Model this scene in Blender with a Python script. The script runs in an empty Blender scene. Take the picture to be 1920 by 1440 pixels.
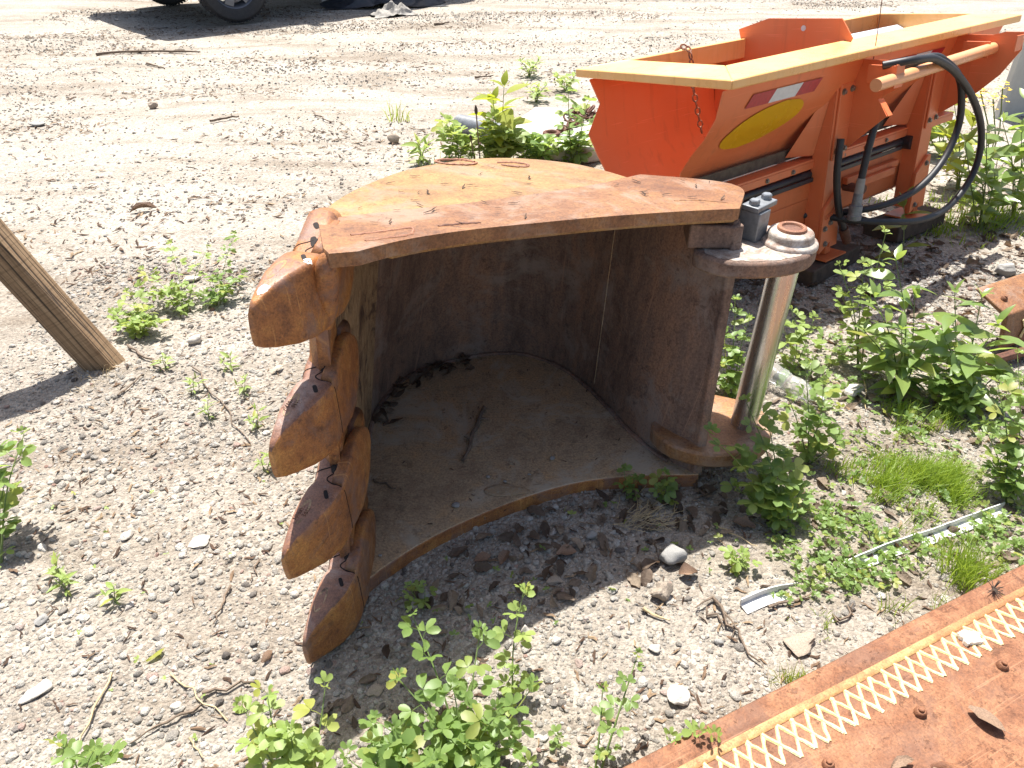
import bpy, bmesh, math, random
import numpy as np
from mathutils import Vector, Matrix, Euler

R = math.radians
random.seed(7)
rng = np.random.default_rng(7)
sc = bpy.context.scene
C = sc.collection

# ------------------------------------------------------------------ camera, sky, sun, exposure
cam_d = bpy.data.cameras.new('camera')
cam = bpy.data.objects.new('camera', cam_d)
C.objects.link(cam)
cam.location = (0, 0, 1.5)
cam.rotation_euler = (R(90 - 35), 0, 0)
cam_d.sensor_fit = 'HORIZONTAL'
cam_d.sensor_width = 36
cam_d.lens = 36 * 1400 / 1920
cam_d.clip_start = 0.05
cam_d.clip_end = 600
sc.camera = cam

SUN_DIR = Vector((-0.08, 0.37, 1.0)).normalized()      # towards the sun
world = bpy.data.worlds.new('World')
sc.world = world
world.use_nodes = True
wn = world.node_tree
sky = wn.nodes.new('ShaderNodeTexSky')
sky.sky_type = 'NISHITA'
sky.sun_disc = False
sky.dust_density = 3.0
sky.ozone_density = 0.6
sky.sun_elevation = math.asin(SUN_DIR.z)
sky.sun_rotation = math.atan2(SUN_DIR.x, SUN_DIR.y)
bg = wn.nodes['Background']
wn.links.new(sky.outputs[0], bg.inputs[0])
bg.inputs[1].default_value = 0.09
sun_d = bpy.data.lights.new('sun', 'SUN')
sun_d.energy = 5.0
sun_d.angle = R(0.53)
sun_d.color = (1.0, 0.965, 0.905)
sun = bpy.data.objects.new('sun', sun_d)
C.objects.link(sun)
sun.rotation_euler = SUN_DIR.to_track_quat('Z', 'Y').to_euler()
sc.view_settings.view_transform = 'Standard'
sc.view_settings.look = 'None'
sc.view_settings.gamma = 1.0
sc.view_settings.use_curve_mapping = False
sc.view_settings.exposure = 1.08
sc.render.engine = 'CYCLES'
sc.cycles.use_denoising = True
sc.cycles.max_bounces = 6
sc.cycles.diffuse_bounces = 4
sc.cycles.glossy_bounces = 3
sc.cycles.transmission_bounces = 5
sc.cycles.transparent_max_bounces = 8
sc.cycles.sample_clamp_indirect = 6.0

# ------------------------------------------------------------------ numeric noise
def _hash(ix, iy, iz, seed):
    h = (ix * 374761393 + iy * 668265263 + iz * 2147483647 + seed * 974634777) & 0xFFFFFFFF
    h = ((h ^ (h >> 13)) * 1274126177) & 0xFFFFFFFF
    h = h ^ (h >> 16)
    return (h & 0xFFFF) / 32767.5 - 1.0

def vnoise(x, y, z=0.0, seed=0):
    x = np.asarray(x, float); y = np.asarray(y, float); z = np.asarray(z, float) + np.zeros_like(x)
    ix = np.floor(x).astype(np.int64); iy = np.floor(y).astype(np.int64); iz = np.floor(z).astype(np.int64)
    fx, fy, fz = x - ix, y - iy, z - iz
    fx, fy, fz = (f * f * (3 - 2 * f) for f in (fx, fy, fz))
    o = 0
    for a in (0, 1):
        for b in (0, 1):
            for c in (0, 1):
                w = (fx if a else 1 - fx) * (fy if b else 1 - fy) * (fz if c else 1 - fz)
                o = o + w * _hash(ix + a, iy + b, iz + c, seed)
    return o

def sstep(a, b, x):
    t = np.clip((np.asarray(x, float) - a) / (b - a), 0, 1)
    return t * t * (3 - 2 * t)

def gz(x, y):
    """height of the ground"""
    x = np.asarray(x, float); y = np.asarray(y, float)
    lane = sstep(2.6, 4.0, y)
    flat = 1 - 0.8 * sstep(1.1, 0.7, np.hypot(x - 0.05, y - 1.75))
    h = 0.012 * vnoise(x * 1.7, y * 1.7, 0, 1) * flat + 0.007 * vnoise(x * 5, y * 5, 0, 2)
    h = h + 0.028 * lane * vnoise(x * 0.35 + y * 0.1, y * 1.25 - x * 0.15, 0, 3)
    h = h + 0.02 * sstep(-0.5, -1.4, x) * sstep(2.4, 1.2, y) * vnoise(x * 2.3, y * 2.3, 0, 5)
    near = sstep(7.0, 3.0, np.hypot(x, y))
    h = h + near * (0.0035 * vnoise(x * 14, y * 14, 0, 6) + 0.0028 * vnoise(x * 31, y * 31, 0, 8))
    h = h + 0.02 * np.exp(-((x + 1.44) ** 2 + (y - 2.215) ** 2) / 0.012)      # earth heaped at the post's foot
    return h - 0.012

def gzf(x, y):
    return float(gz(np.array([x]), np.array([y]))[0])

# ------------------------------------------------------------------ materials
def newmat(name):
    m = bpy.data.materials.new(name)
    m.use_nodes = True
    nt = m.node_tree
    b = nt.nodes['Principled BSDF']
    return m, nt, b

def nd(nt, typ, ins=None, **props):
    n = nt.nodes.new(typ)
    for k, v in props.items():
        setattr(n, k, v)
    for k, v in (ins or {}).items():
        if hasattr(v, 'is_output') or isinstance(v, bpy.types.NodeSocket):
            nt.links.new(v, n.inputs[k])
        else:
            n.inputs[k].default_value = v
    return n

def ramp(nt, fac, stops, interp='LINEAR'):
    n = nt.nodes.new('ShaderNodeValToRGB')
    cr = n.color_ramp
    cr.interpolation = interp
    while len(cr.elements) < len(stops):
        cr.elements.new(0.5)
    for e, (p, c) in zip(cr.elements, stops):
        e.position = p
        e.color = (*c, 1) if len(c) == 3 else c
    nt.links.new(fac, n.inputs[0])
    return n.outputs[0]

def mix(nt, fac, a, b, mode='MIX'):
    n = nt.nodes.new('ShaderNodeMix')
    n.data_type = 'RGBA'
    n.blend_type = mode
    for key, v in ((0, fac), (6, a), (7, b)):
        if isinstance(v, bpy.types.NodeSocket):
            nt.links.new(v, n.inputs[key])
        elif key == 0:
            n.inputs[0].default_value = v
        else:
            n.inputs[key].default_value = (*v, 1) if len(v) == 3 else v
    return n.outputs[2]

def noise(nt, co, scale, detail=4, rough=0.6, dist=0.0):
    return nd(nt, 'ShaderNodeTexNoise', {'Vector': co, 'Scale': scale, 'Detail': detail, 'Roughness': rough, 'Distortion': dist}).outputs[0]

def coords(nt, sx=1, sy=1, sz=1, kind=3):
    tc = nt.nodes.new('ShaderNodeTexCoord')
    mp = nd(nt, 'ShaderNodeMapping', {'Vector': tc.outputs[kind], 'Scale': (sx, sy, sz)})
    return mp.outputs[0]

def bump(nt, b, h, strength, dist):
    n = nd(nt, 'ShaderNodeBump', {'Height': h, 'Strength': strength, 'Distance': dist})
    nt.links.new(n.outputs[0], b.inputs['Normal'])
    return n

def rust(name, dark, mid, light, extra=None, extra_amt=0.5, rough=(0.55, 0.85), scale=1.0, streak=(1, 1, 1), metal=0.0, bumpamt=0.35, fine=1.0):
    """weathered steel: three rust tones in blotches and grain, with an optional fourth tone in patches"""
    m, nt, b = newmat(name)
    co = coords(nt)
    cs = coords(nt, *streak)
    big = noise(nt, cs, 3.2 * scale, 5, 0.62, 0.4)
    med = noise(nt, cs, 17 * scale, 5, 0.7, 0.2)
    fin = noise(nt, co, 150 * scale * fine, 3, 0.75)
    f1 = nd(nt, 'ShaderNodeMath', {0: big, 1: med}, operation='ADD').outputs[0]
    f1 = nd(nt, 'ShaderNodeMath', {0: f1, 1: 0.5}, operation='MULTIPLY').outputs[0]
    base = ramp(nt, f1, [(0.33, dark), (0.49, mid), (0.66, light)])
    grain = ramp(nt, fin, [(0.3, (0.55, 0.5, 0.48)), (0.5, (1, 1, 1)), (0.72, (1.5, 1.42, 1.3))])
    col = mix(nt, 0.85, base, grain, 'MULTIPLY')
    if extra:
        pm = noise(nt, co, 4.5 * scale, 6, 0.72, 0.6)
        pf = ramp(nt, pm, [(0.5, (0, 0, 0)), (0.62, (extra_amt,) * 3)])
        col = mix(nt, pf, col, extra)
    pits = nd(nt, 'ShaderNodeTexVoronoi', {'Vector': co, 'Scale': 60 * scale}).outputs[0]
    pf = ramp(nt, pits, [(0.05, (1, 1, 1)), (0.16, (0, 0, 0))])
    pk = noise(nt, co, 9 * scale, 2)
    pk = ramp(nt, pk, [(0.55, (0, 0, 0)), (0.66, (0.8,) * 3)])
    pfac = nd(nt, 'ShaderNodeMath', {0: pf, 1: pk}, operation='MULTIPLY').outputs[0]
    col = mix(nt, pfac, col, tuple(c * 0.45 for c in dark))
    # flaked scale: ragged darker scabs with crisp edges, and fine scrapes in two directions
    flk = noise(nt, co, 24 * scale, 8, 0.78, 0.3)
    ff = ramp(nt, flk, [(0.585, (0, 0, 0)), (0.615, (0.55,) * 3)])
    col = mix(nt, ff, col, tuple(c * 0.75 for c in dark))
    for rot_, sc3 in ((0.5, (3, 120, 3)), (-0.9, (2, 160, 2))):
        tcx = nt.nodes.new('ShaderNodeTexCoord')
        mpx = nd(nt, 'ShaderNodeMapping', {'Vector': tcx.outputs[3], 'Rotation': (0.2, 0.1, rot_), 'Scale': sc3})
        scr = noise(nt, mpx.outputs[0], 1.0, 3, 0.55)
        sf = ramp(nt, scr, [(0.66, (0, 0, 0)), (0.72, (0.4,) * 3)])
        col = mix(nt, sf, col, tuple(min(1, c * 1.35 + 0.03) for c in light))
    nt.links.new(col, b.inputs['Base Color'])
    rr = ramp(nt, med, [(0.3, (rough[1],) * 3), (0.7, (rough[0],) * 3)])
    nt.links.new(rr, b.inputs['Roughness'])
    b.inputs['Metallic'].default_value = metal
    b.inputs['Specular IOR Level'].default_value = 0.45
    hh = nd(nt, 'ShaderNodeMath', {0: fin, 1: med}, operation='ADD').outputs[0]
    hh = nd(nt, 'ShaderNodeMath', {0: hh, 1: ff}, operation='SUBTRACT').outputs[0]
    bump(nt, b, hh, bumpamt, 0.003)
    return m

def paint(name, col, dirt=(0.2, 0.1, 0.05), amt=0.25, rough=0.42, fade=None, spec=0.5, bumpamt=0.05):
    m, nt, b = newmat(name)
    co = coords(nt)
    n1 = noise(nt, co, 5, 5, 0.65)
    n2 = noise(nt, co, 60, 3, 0.7)
    c = (*col, 1)
    f = ramp(nt, n1, [(0.45, (0, 0, 0)), (0.75, (amt,) * 3)])
    c1 = mix(nt, f, col, fade or dirt)
    f2 = ramp(nt, n2, [(0.62, (0, 0, 0)), (0.75, (amt * 0.8,) * 3)])
    c2 = mix(nt, f2, c1, dirt)
    # run-down grime and fine scratches
    run = noise(nt, coords(nt, 26, 26, 1.3), 1.0, 4, 0.6)
    c2 = mix(nt, ramp(nt, run, [(0.55, (0, 0, 0)), (0.78, (amt * 0.9,) * 3)]), c2, tuple(v * 0.55 for v in dirt))
    scr = noise(nt, coords(nt, 4, 5, 170), 1.0, 2, 0.5)
    c2 = mix(nt, ramp(nt, scr, [(0.68, (0, 0, 0)), (0.73, (amt * 0.9,) * 3)]), c2, tuple(min(1, v * 1.2 + 0.1) for v in col))
    nt.links.new(c2, b.inputs['Base Color'])
    rr = ramp(nt, n1, [(0.3, (rough * 0.8,) * 3), (0.7, (min(1, rough * 1.35),) * 3)])
    nt.links.new(rr, b.inputs['Roughness'])
    b.inputs['Specular IOR Level'].default_value = spec
    bump(nt, b, n2, bumpamt, 0.002)
    return m

def plain(name, col, rough=0.6, metal=0.0, var=0.25, scale=30, bumpamt=0.2, spec=0.5):
    m, nt, b = newmat(name)
    co = coords(nt)
    n1 = noise(nt, co, scale, 5, 0.65)
    c = ramp(nt, n1, [(0.3, tuple(v * (1 - var) for v in col)), (0.7, tuple(v * (1 + var) for v in col))])
    nt.links.new(c, b.inputs['Base Color'])
    b.inputs['Roughness'].default_value = rough
    b.inputs['Metallic'].default_value = metal
    b.inputs['Specular IOR Level'].default_value = spec
    bump(nt, b, n1, bumpamt, 0.004)
    return m

def leafmat(name, a, c, trans, rough=0.42, tw=0.42, spec=0.5):
    m, nt, b = newmat(name)
    oi = nt.nodes.new('ShaderNodeObjectInfo')
    co = coords(nt)
    n1 = noise(nt, co, 25, 3)
    f = nd(nt, 'ShaderNodeMath', {0: oi.outputs['Random'], 1: n1}, operation='ADD').outputs[0]
    f = nd(nt, 'ShaderNodeMath', {0: f, 1: 0.6}, operation='MULTIPLY').outputs[0]
    col = mix(nt, f, a, c)
    old = ramp(nt, oi.outputs['Random'], [(0.86, (0, 0, 0)), (0.97, (0.75,) * 3)])
    col = mix(nt, old, col, (0.36, 0.34, 0.07))       # some leaves have yellowed
    nt.links.new(col, b.inputs['Base Color'])
    b.inputs['Roughness'].default_value = rough
    b.inputs['Specular IOR Level'].default_value = spec
    tr = nt.nodes.new('ShaderNodeBsdfTranslucent')
    tcol = mix(nt, f, trans, tuple(v * 0.75 for v in trans))
    nt.links.new(tcol, tr.inputs[0])
    ms = nd(nt, 'ShaderNodeMixShader', {0: tw})
    nt.links.new(b.outputs[0], ms.inputs[1])
    nt.links.new(tr.outputs[0], ms.inputs[2])
    nt.links.new(ms.outputs[0], nt.nodes['Material Output'].inputs[0])
    return m

M = {}
M['rust_top'] = rust('rust_top', (0.12, 0.052, 0.026), (0.225, 0.105, 0.048), (0.33, 0.17, 0.07), extra=(0.33, 0.25, 0.19), extra_amt=0.55, rough=(0.30, 0.55))
M['rust_back'] = rust('rust_back', (0.17, 0.085, 0.04), (0.30, 0.17, 0.065), (0.42, 0.27, 0.10), extra=(0.29, 0.21, 0.155), extra_amt=0.6, rough=(0.33, 0.58))
M['rust_inside'] = rust('rust_inside', (0.10, 0.064, 0.05), (0.195, 0.128, 0.096), (0.31, 0.175, 0.11), extra=(0.30, 0.25, 0.215), extra_amt=0.6, streak=(1.6, 1.6, 0.45), rough=(0.6, 0.9))
M['rust_floor'] = rust('rust_floor', (0.24, 0.16, 0.10), (0.40, 0.29, 0.18), (0.48, 0.30, 0.15), extra=(0.44, 0.38, 0.29), extra_amt=0.8, rough=(0.65, 0.95), bumpamt=0.6)
M['rust_tooth'] = rust('rust_tooth', (0.13, 0.058, 0.035), (0.33, 0.135, 0.045), (0.50, 0.25, 0.075), extra=(0.20, 0.13, 0.11), extra_amt=0.7, rough=(0.34, 0.62), scale=1.5)
M['rust_plate'] = rust('rust_plate', (0.12, 0.05, 0.03), (0.215, 0.092, 0.045), (0.32, 0.155, 0.075), extra=(0.15, 0.075, 0.05), extra_amt=0.6, rough=(0.6, 0.9), scale=1.3, bumpamt=0.6)
M['rust_dark'] = rust('rust_dark', (0.05, 0.025, 0.017), (0.12, 0.05, 0.03), (0.2, 0.09, 0.05), rough=(0.55, 0.85))
M['rust_weld'] = rust('rust_weld', (0.16, 0.07, 0.04), (0.27, 0.12, 0.07), (0.36, 0.17, 0.09), rough=(0.5, 0.8), scale=3)
M['rust_tooth_shade'] = rust('rust_tooth_shade', (0.10, 0.055, 0.045), (0.21, 0.105, 0.07), (0.32, 0.155, 0.085), extra=(0.34, 0.29, 0.26), extra_amt=0.5, rough=(0.32, 0.58), scale=1.8)  # darker brown for the painted shade on the tooth tops
M['slot_dark'] = plain('slot_dark', (0.018, 0.012, 0.01), 0.9, 0, 0.3, 60)
M['rust_lip'] = rust('rust_lip', (0.12, 0.07, 0.045), (0.34, 0.23, 0.13), (0.46, 0.33, 0.19), extra=(0.075, 0.042, 0.028), extra_amt=0.95, rough=(0.55, 0.85), scale=2.2, streak=(1.4, 1.4, 0.5))
M['bead'] = rust('bead', (0.5, 0.32, 0.11), (0.74, 0.58, 0.27), (0.84, 0.77, 0.55), rough=(0.45, 0.7), scale=2, bumpamt=0.5)
M['edge_yellow'] = rust('edge_yellow', (0.24, 0.10, 0.045), (0.35, 0.17, 0.065), (0.50, 0.32, 0.13), rough=(0.45, 0.7), scale=1.6)
M['ear_steel'] = rust('ear_steel', (0.16, 0.085, 0.055), (0.38, 0.33, 0.28), (0.56, 0.53, 0.49), extra=(0.20, 0.11, 0.075), extra_amt=0.7, rough=(0.4, 0.7), scale=4.0)
M['chrome'] = None
m, nt, b = newmat('worn_chrome')
co = coords(nt, 8, 8, 0.6)
n1 = noise(nt, co, 6, 4)
nt.links.new(ramp(nt, n1, [(0.3, (0.46, 0.47, 0.48)), (0.7, (0.68, 0.69, 0.70))]), b.inputs['Base Color'])
b.inputs['Metallic'].default_value = 1.0
nt.links.new(ramp(nt, n1, [(0.3, (0.34,) * 3), (0.7, (0.2,) * 3)]), b.inputs['Roughness'])
M['chrome'] = m
M['grey_steel'] = plain('grey_steel', (0.2, 0.21, 0.22), 0.45, 0.3, 0.3, 40)
M['bolt'] = plain('bolt_steel', (0.26, 0.23, 0.19), 0.5, 0.6, 0.4, 60)
M['orange'] = paint('orange_paint', (0.75, 0.195, 0.07), dirt=(0.6, 0.19, 0.09), amt=0.4, fade=(0.77, 0.27, 0.12), rough=0.38)
M['orange_bar'] = paint('orange_bar_paint', (0.78, 0.36, 0.17), dirt=(0.6, 0.2, 0.08), amt=0.3, fade=(0.82, 0.5, 0.25), rough=0.28)
M['orange_rim_glare'] = paint('orange_rim_glare_paint', (0.84, 0.46, 0.16), dirt=(0.74, 0.30, 0.08), amt=0.45, fade=(0.88, 0.64, 0.34), rough=0.28)  # yellow-white sun glare on the rim, put into its base colour
M['orange_dark'] = paint('orange_lower_paint', (0.66, 0.165, 0.05), dirt=(0.3, 0.1, 0.04), amt=0.4, rough=0.5)
M['yellow'] = paint('yellow_decal', (0.75, 0.42, 0.01), amt=0.12, dirt=(0.6, 0.3, 0.02), rough=0.25)
M['tape_red'] = plain('reflective_red', (0.42, 0.02, 0.03), 0.35, 0, 0.2, 60)
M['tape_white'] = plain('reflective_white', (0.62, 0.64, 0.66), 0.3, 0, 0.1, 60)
M['rubber'] = plain('black_rubber', (0.022, 0.022, 0.024), 0.5, 0, 0.3, 40, 0.1)
M['belt'] = plain('belt_rubber', (0.03, 0.03, 0.032), 0.42, 0, 0.5, 12, 0.1)
M['olive_strip'] = plain('weathered_strip', (0.12, 0.095, 0.06), 0.7, 0, 0.4, 30)
M['tyre'] = plain('tyre_rubber', (0.035, 0.034, 0.034), 0.75, 0, 0.25, 40)
M['alloy'] = plain('alloy', (0.16, 0.17, 0.19), 0.4, 0.6, 0.1, 20, 0.05)
M['car_paint'] = paint('dark_car_paint', (0.03, 0.035, 0.045), amt=0.1, dirt=(0.1, 0.09, 0.08), rough=0.25)
M['glass_dark'] = plain('car_glass', (0.02, 0.022, 0.025), 0.08, 0, 0.1, 5, 0.0)
M['lamp'] = plain('lamp_lens', (0.5, 0.5, 0.52), 0.15, 0, 0.1, 5, 0.0)
M['concrete'] = plain('concrete', (0.42, 0.4, 0.36), 0.9, 0, 0.2, 14, 0.4)
M['panel_white'] = plain('pale_panel', (0.5, 0.49, 0.44), 0.55, 0, 0.1, 6, 0.1)
M['white_strip'] = plain('white_strip', (0.6, 0.6, 0.58), 0.5, 0.1, 0.25, 25, 0.3)
M['dropping'] = plain('white_splash', (0.85, 0.84, 0.8), 0.8, 0, 0.06, 60, 0.6)
M['tarp'] = plain('black_tarp', (0.035, 0.038, 0.045), 0.5, 0, 0.4, 10, 0.3)
M['rag'] = plain('grey_rag', (0.3, 0.28, 0.25), 0.85, 0, 0.3, 14, 0.3)
M['petal'] = plain('yellow_petal', (0.8, 0.55, 0.02), 0.6, 0, 0.15, 60, 0.1)
M['seed'] = plain('seed_head', (0.05, 0.035, 0.025), 0.8, 0, 0.3, 90, 0.5)

# timber
m, nt, b = newmat('grey_timber')
tc = nt.nodes.new('ShaderNodeTexCoord')
mp = nd(nt, 'ShaderNodeMapping', {'Vector': tc.outputs[3], 'Scale': (22, 22, 0.9)})
g1 = noise(nt, mp.outputs[0], 3.0, 6, 0.65, 0.8)
mp2 = nd(nt, 'ShaderNodeMapping', {'Vector': tc.outputs[3], 'Scale': (1.2, 1.2, 60)})
g2 = noise(nt, mp2.outputs[0], 2.0, 3, 0.6)
colr = ramp(nt, g1, [(0.28, (0.06, 0.038, 0.02)), (0.45, (0.22, 0.14, 0.075)), (0.7, (0.36, 0.25, 0.145))])
saw = ramp(nt, g2, [(0.35, (0.6, 0.57, 0.52)), (0.5, (1, 1, 1))])
colr = mix(nt, 0.7, colr, saw, 'MULTIPLY')
mp3 = nd(nt, 'ShaderNodeMapping', {'Vector': tc.outputs[3], 'Scale': (30, 30, 0.5)})
cr = nd(nt, 'ShaderNodeTexVoronoi', {'Vector': mp3.outputs[0], 'Scale': 1.0}, feature='DISTANCE_TO_EDGE').outputs[0]
crf = ramp(nt, cr, [(0.0, (1, 1, 1)), (0.035, (0, 0, 0))])
colr = mix(nt, crf, colr, (0.025, 0.016, 0.01))
nt.links.new(colr, b.inputs['Base Color'])
b.inputs['Roughness'].default_value = 0.85
hh = nd(nt, 'ShaderNodeMath', {0: g1, 1: crf}, operation='SUBTRACT').outputs[0]
bump(nt, b, hh, 0.6, 0.004)
M['timber'] = m
M['timber_dark'] = plain('old_timber', (0.075, 0.052, 0.036), 0.9, 0, 0.45, 25, 0.6)
M['twig'] = plain('twig_bark', (0.17, 0.125, 0.09), 0.9, 0, 0.4, 60, 0.5)
M['straw'] = plain('dry_straw', (0.45, 0.35, 0.2), 0.8, 0, 0.25, 60, 0.2)

# clear plastic
m, nt, b = newmat('clear_plastic')
b.inputs['Base Color'].default_value = (0.93, 0.95, 0.95, 1)
b.inputs['Roughness'].default_value = 0.12
b.inputs['Transmission Weight'].default_value = 0.85
b.inputs['IOR'].default_value = 1.25
bump(nt, b, noise(nt, coords(nt), 60, 3), 0.5, 0.004)
M['plastic'] = m

# leaves
M['leaf'] = leafmat('clover_leaf', (0.12, 0.21, 0.055), (0.23, 0.33, 0.10), (0.48, 0.62, 0.14), rough=0.45, tw=0.46)
M['leaf_pale'] = leafmat('pale_leaf', (0.19, 0.28, 0.07), (0.31, 0.41, 0.12), (0.56, 0.66, 0.15), rough=0.5, tw=0.42)
M['leaf_broad'] = leafmat('broad_leaf', (0.13, 0.22, 0.06), (0.22, 0.31, 0.09), (0.44, 0.58, 0.1), rough=0.28, tw=0.42, spec=0.9)
M['leaf_yellow'] = leafmat('yellow_leaf', (0.22, 0.30, 0.03), (0.34, 0.36, 0.05), (0.5, 0.55, 0.05), rough=0.5, tw=0.5)
M['stem'] = leafmat('green_stem', (0.13, 0.2, 0.05), (0.18, 0.24, 0.07), (0.2, 0.3, 0.06), tw=0.15)
M['grass'] = leafmat('fine_grass', (0.18, 0.28, 0.035), (0.26, 0.36, 0.05), (0.5, 0.65, 0.07), rough=0.5, tw=0.45)
M['dry_leaf'] = None

def attr_mat(name, stops, rough, bscale, bstr, spec=0.3, trans=None):
    """colour by a per-instance number, with grain of its own"""
    m, nt, b = newmat(name)
    at = nd(nt, 'ShaderNodeAttribute', attribute_name='col', attribute_type='INSTANCER')
    col = ramp(nt, at.outputs['Fac'], stops)
    co = coords(nt)
    n1 = noise(nt, co, bscale, 4, 0.65)
    gr = ramp(nt, n1, [(0.25, (0.62, 0.62, 0.62)), (0.75, (1.3, 1.28, 1.25))])
    col = mix(nt, 1.0, col, gr, 'MULTIPLY')
    nt.links.new(col, b.inputs['Base Color'])
    b.inputs['Roughness'].default_value = rough
    b.inputs['Specular IOR Level'].default_value = spec
    bump(nt, b, n1, bstr, 0.15)
    if trans:
        tr = nt.nodes.new('ShaderNodeBsdfTranslucent')
        nt.links.new(mix(nt, 0.5, col, trans), tr.inputs[0])
        ms = nd(nt, 'ShaderNodeMixShader', {0: 0.25})
        nt.links.new(b.outputs[0], ms.inputs[1]); nt.links.new(tr.outputs[0], ms.inputs[2])
        nt.links.new(ms.outputs[0], nt.nodes['Material Output'].inputs[0])
    return m

M['pebble'] = attr_mat('pebble', [(0.0, (0.07, 0.06, 0.055)), (0.15, (0.18, 0.162, 0.145)), (0.35, (0.31, 0.288, 0.255)), (0.6, (0.42, 0.396, 0.355)), (0.85, (0.54, 0.515, 0.47)), (0.93, (0.32, 0.2, 0.16)), (1.0, (0.62, 0.6, 0.56))], 0.88, 3.0, 0.5)
M['dry_leaf'] = attr_mat('dry_leaf', [(0.0, (0.06, 0.045, 0.035)), (0.35, (0.16, 0.12, 0.09)), (0.7, (0.27, 0.215, 0.16)), (0.92, (0.38, 0.3, 0.22)), (1.0, (0.36, 0.2, 0.09))], 0.7, 5.0, 0.3, trans=(0.4, 0.22, 0.1))
M['litter_bit'] = attr_mat('litter_bit', [(0.0, (0.05, 0.03, 0.02)), (0.5, (0.14, 0.085, 0.055)), (1.0, (0.33, 0.24, 0.15))], 0.8, 4.0, 0.3)
M['stone'] = plain('field_stone', (0.33, 0.27, 0.21), 0.85, 0, 0.4, 14, 0.5)
M['stone_grey'] = plain('grey_stone', (0.3, 0.29, 0.27), 0.85, 0, 0.35, 18, 0.5)
M['stone_pale'] = plain('pale_stone', (0.5, 0.46, 0.4), 0.85, 0, 0.25, 18, 0.5)
M['leaf_solid'] = plain('brown_leaf', (0.22, 0.14, 0.09), 0.7, 0, 0.4, 25, 0.4)
M['leaf_solid_pale'] = plain('pale_dead_leaf', (0.42, 0.34, 0.25), 0.7, 0, 0.3, 25, 0.4)

# soil
m, nt, b = newmat('gravel_soil')
co = coords(nt)
n_big = noise(nt, co, 0.9, 5, 0.6, 0.3)
n_med = noise(nt, co, 6, 5, 0.65)
n_fin = noise(nt, co, 70, 4, 0.7)
soil = ramp(nt, n_big, [(0.3, (0.22, 0.195, 0.165)), (0.5, (0.315, 0.292, 0.257)), (0.7, (0.40, 0.382, 0.345))])
vor = nd(nt, 'ShaderNodeTexVoronoi', {'Vector': co, 'Scale': 75.0})
stonec = ramp(nt, vor.outputs['Color'], [(0.1, (0.21, 0.185, 0.16)), (0.5, (0.38, 0.352, 0.31)), (0.9, (0.52, 0.495, 0.45))])
vor2 = nd(nt, 'ShaderNodeTexVoronoi', {'Vector': co, 'Scale': 160.0})
stonec2 = ramp(nt, vor2.outputs['Color'], [(0.1, (0.24, 0.21, 0.18)), (0.9, (0.45, 0.42, 0.375))])
f1 = ramp(nt, n_med, [(0.42, (0, 0, 0)), (0.6, (0.8,) * 3)])
col = mix(nt, 0.55, soil, stonec2)
col = mix(nt, f1, col, stonec)
gr = ramp(nt, n_fin, [(0.25, (0.6,) * 3), (0.55, (1, 1, 1)), (0.8, (1.25,) * 3)])
col = mix(nt, 0.9, col, gr, 'MULTIPLY')
tcg = nt.nodes.new('ShaderNodeTexCoord')
sxyz = nd(nt, 'ShaderNodeSeparateXYZ', {0: tcg.outputs[3]})
wob_ = nd(nt, 'ShaderNodeMath', {0: n_big, 1: 2.2}, operation='MULTIPLY').outputs[0]
ypos = nd(nt, 'ShaderNodeMath', {0: sxyz.outputs[1], 1: wob_}, operation='ADD').outputs[0]
yf = nd(nt, 'ShaderNodeMapRange', {0: ypos, 1: 3.2, 2: 5.2, 3: 0.0, 4: 1.0}).outputs[0]
earth = ramp(nt, yf, [(0.0, (0.95, 0.91, 0.86)), (1.0, (1.12, 1.09, 1.05))])     # slightly darker soil in front, paler farther back across the yard
col = mix(nt, 1.0, col, earth, 'MULTIPLY')
streak = noise(nt, coords(nt, 0.55, 2.6, 1.0), 1.0, 6, 0.68, 0.5)
col = mix(nt, 0.8, col, ramp(nt, streak, [(0.36, (0.66, 0.61, 0.56)), (0.52, (1, 1, 1)), (0.68, (1.1, 1.1, 1.1))]), 'MULTIPLY')   # drifts of darker dirt along the tracks
nt.links.new(col, b.inputs['Base Color'])
b.inputs['Roughness'].default_value = 0.95
b.inputs['Specular IOR Level'].default_value = 0.15
h1 = ramp(nt, vor.outputs['Distance'], [(0.0, (1, 1, 1)), (0.6, (0, 0, 0))])
h2 = ramp(nt, vor2.outputs['Distance'], [(0.0, (0.5,) * 3), (0.6, (0, 0, 0))])
hh = nd(nt, 'ShaderNodeMath', {0: h1, 1: h2}, operation='ADD').outputs[0]
hh = nd(nt, 'ShaderNodeMath', {0: hh, 1: n_fin}, operation='ADD').outputs[0]
bump(nt, b, hh, 0.8, 0.008)
M['soil'] = m

# ------------------------------------------------------------------ mesh helpers
def tag(o, label=None, cat=None, group=None, kind=None):
    if label: o['label'] = label
    if cat: o['category'] = cat
    if group: o['group'] = group
    if kind: o['kind'] = kind
    return o

def thing(name, label, cat, loc=(0, 0, 0), rot=(0, 0, 0), group=None):
    o = bpy.data.objects.new(name, None)
    o.empty_display_size = 0.1
    C.objects.link(o)
    o.location = loc
    o.rotation_euler = rot
    return tag(o, label, cat, group)

def link(name, me, mat, parent=None, smooth=True):
    o = bpy.data.objects.new(name, me)
    if mat is not None and not me.materials:
        me.materials.append(mat)
    C.objects.link(o)
    if parent is not None:
        o.parent = parent
    return o

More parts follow.
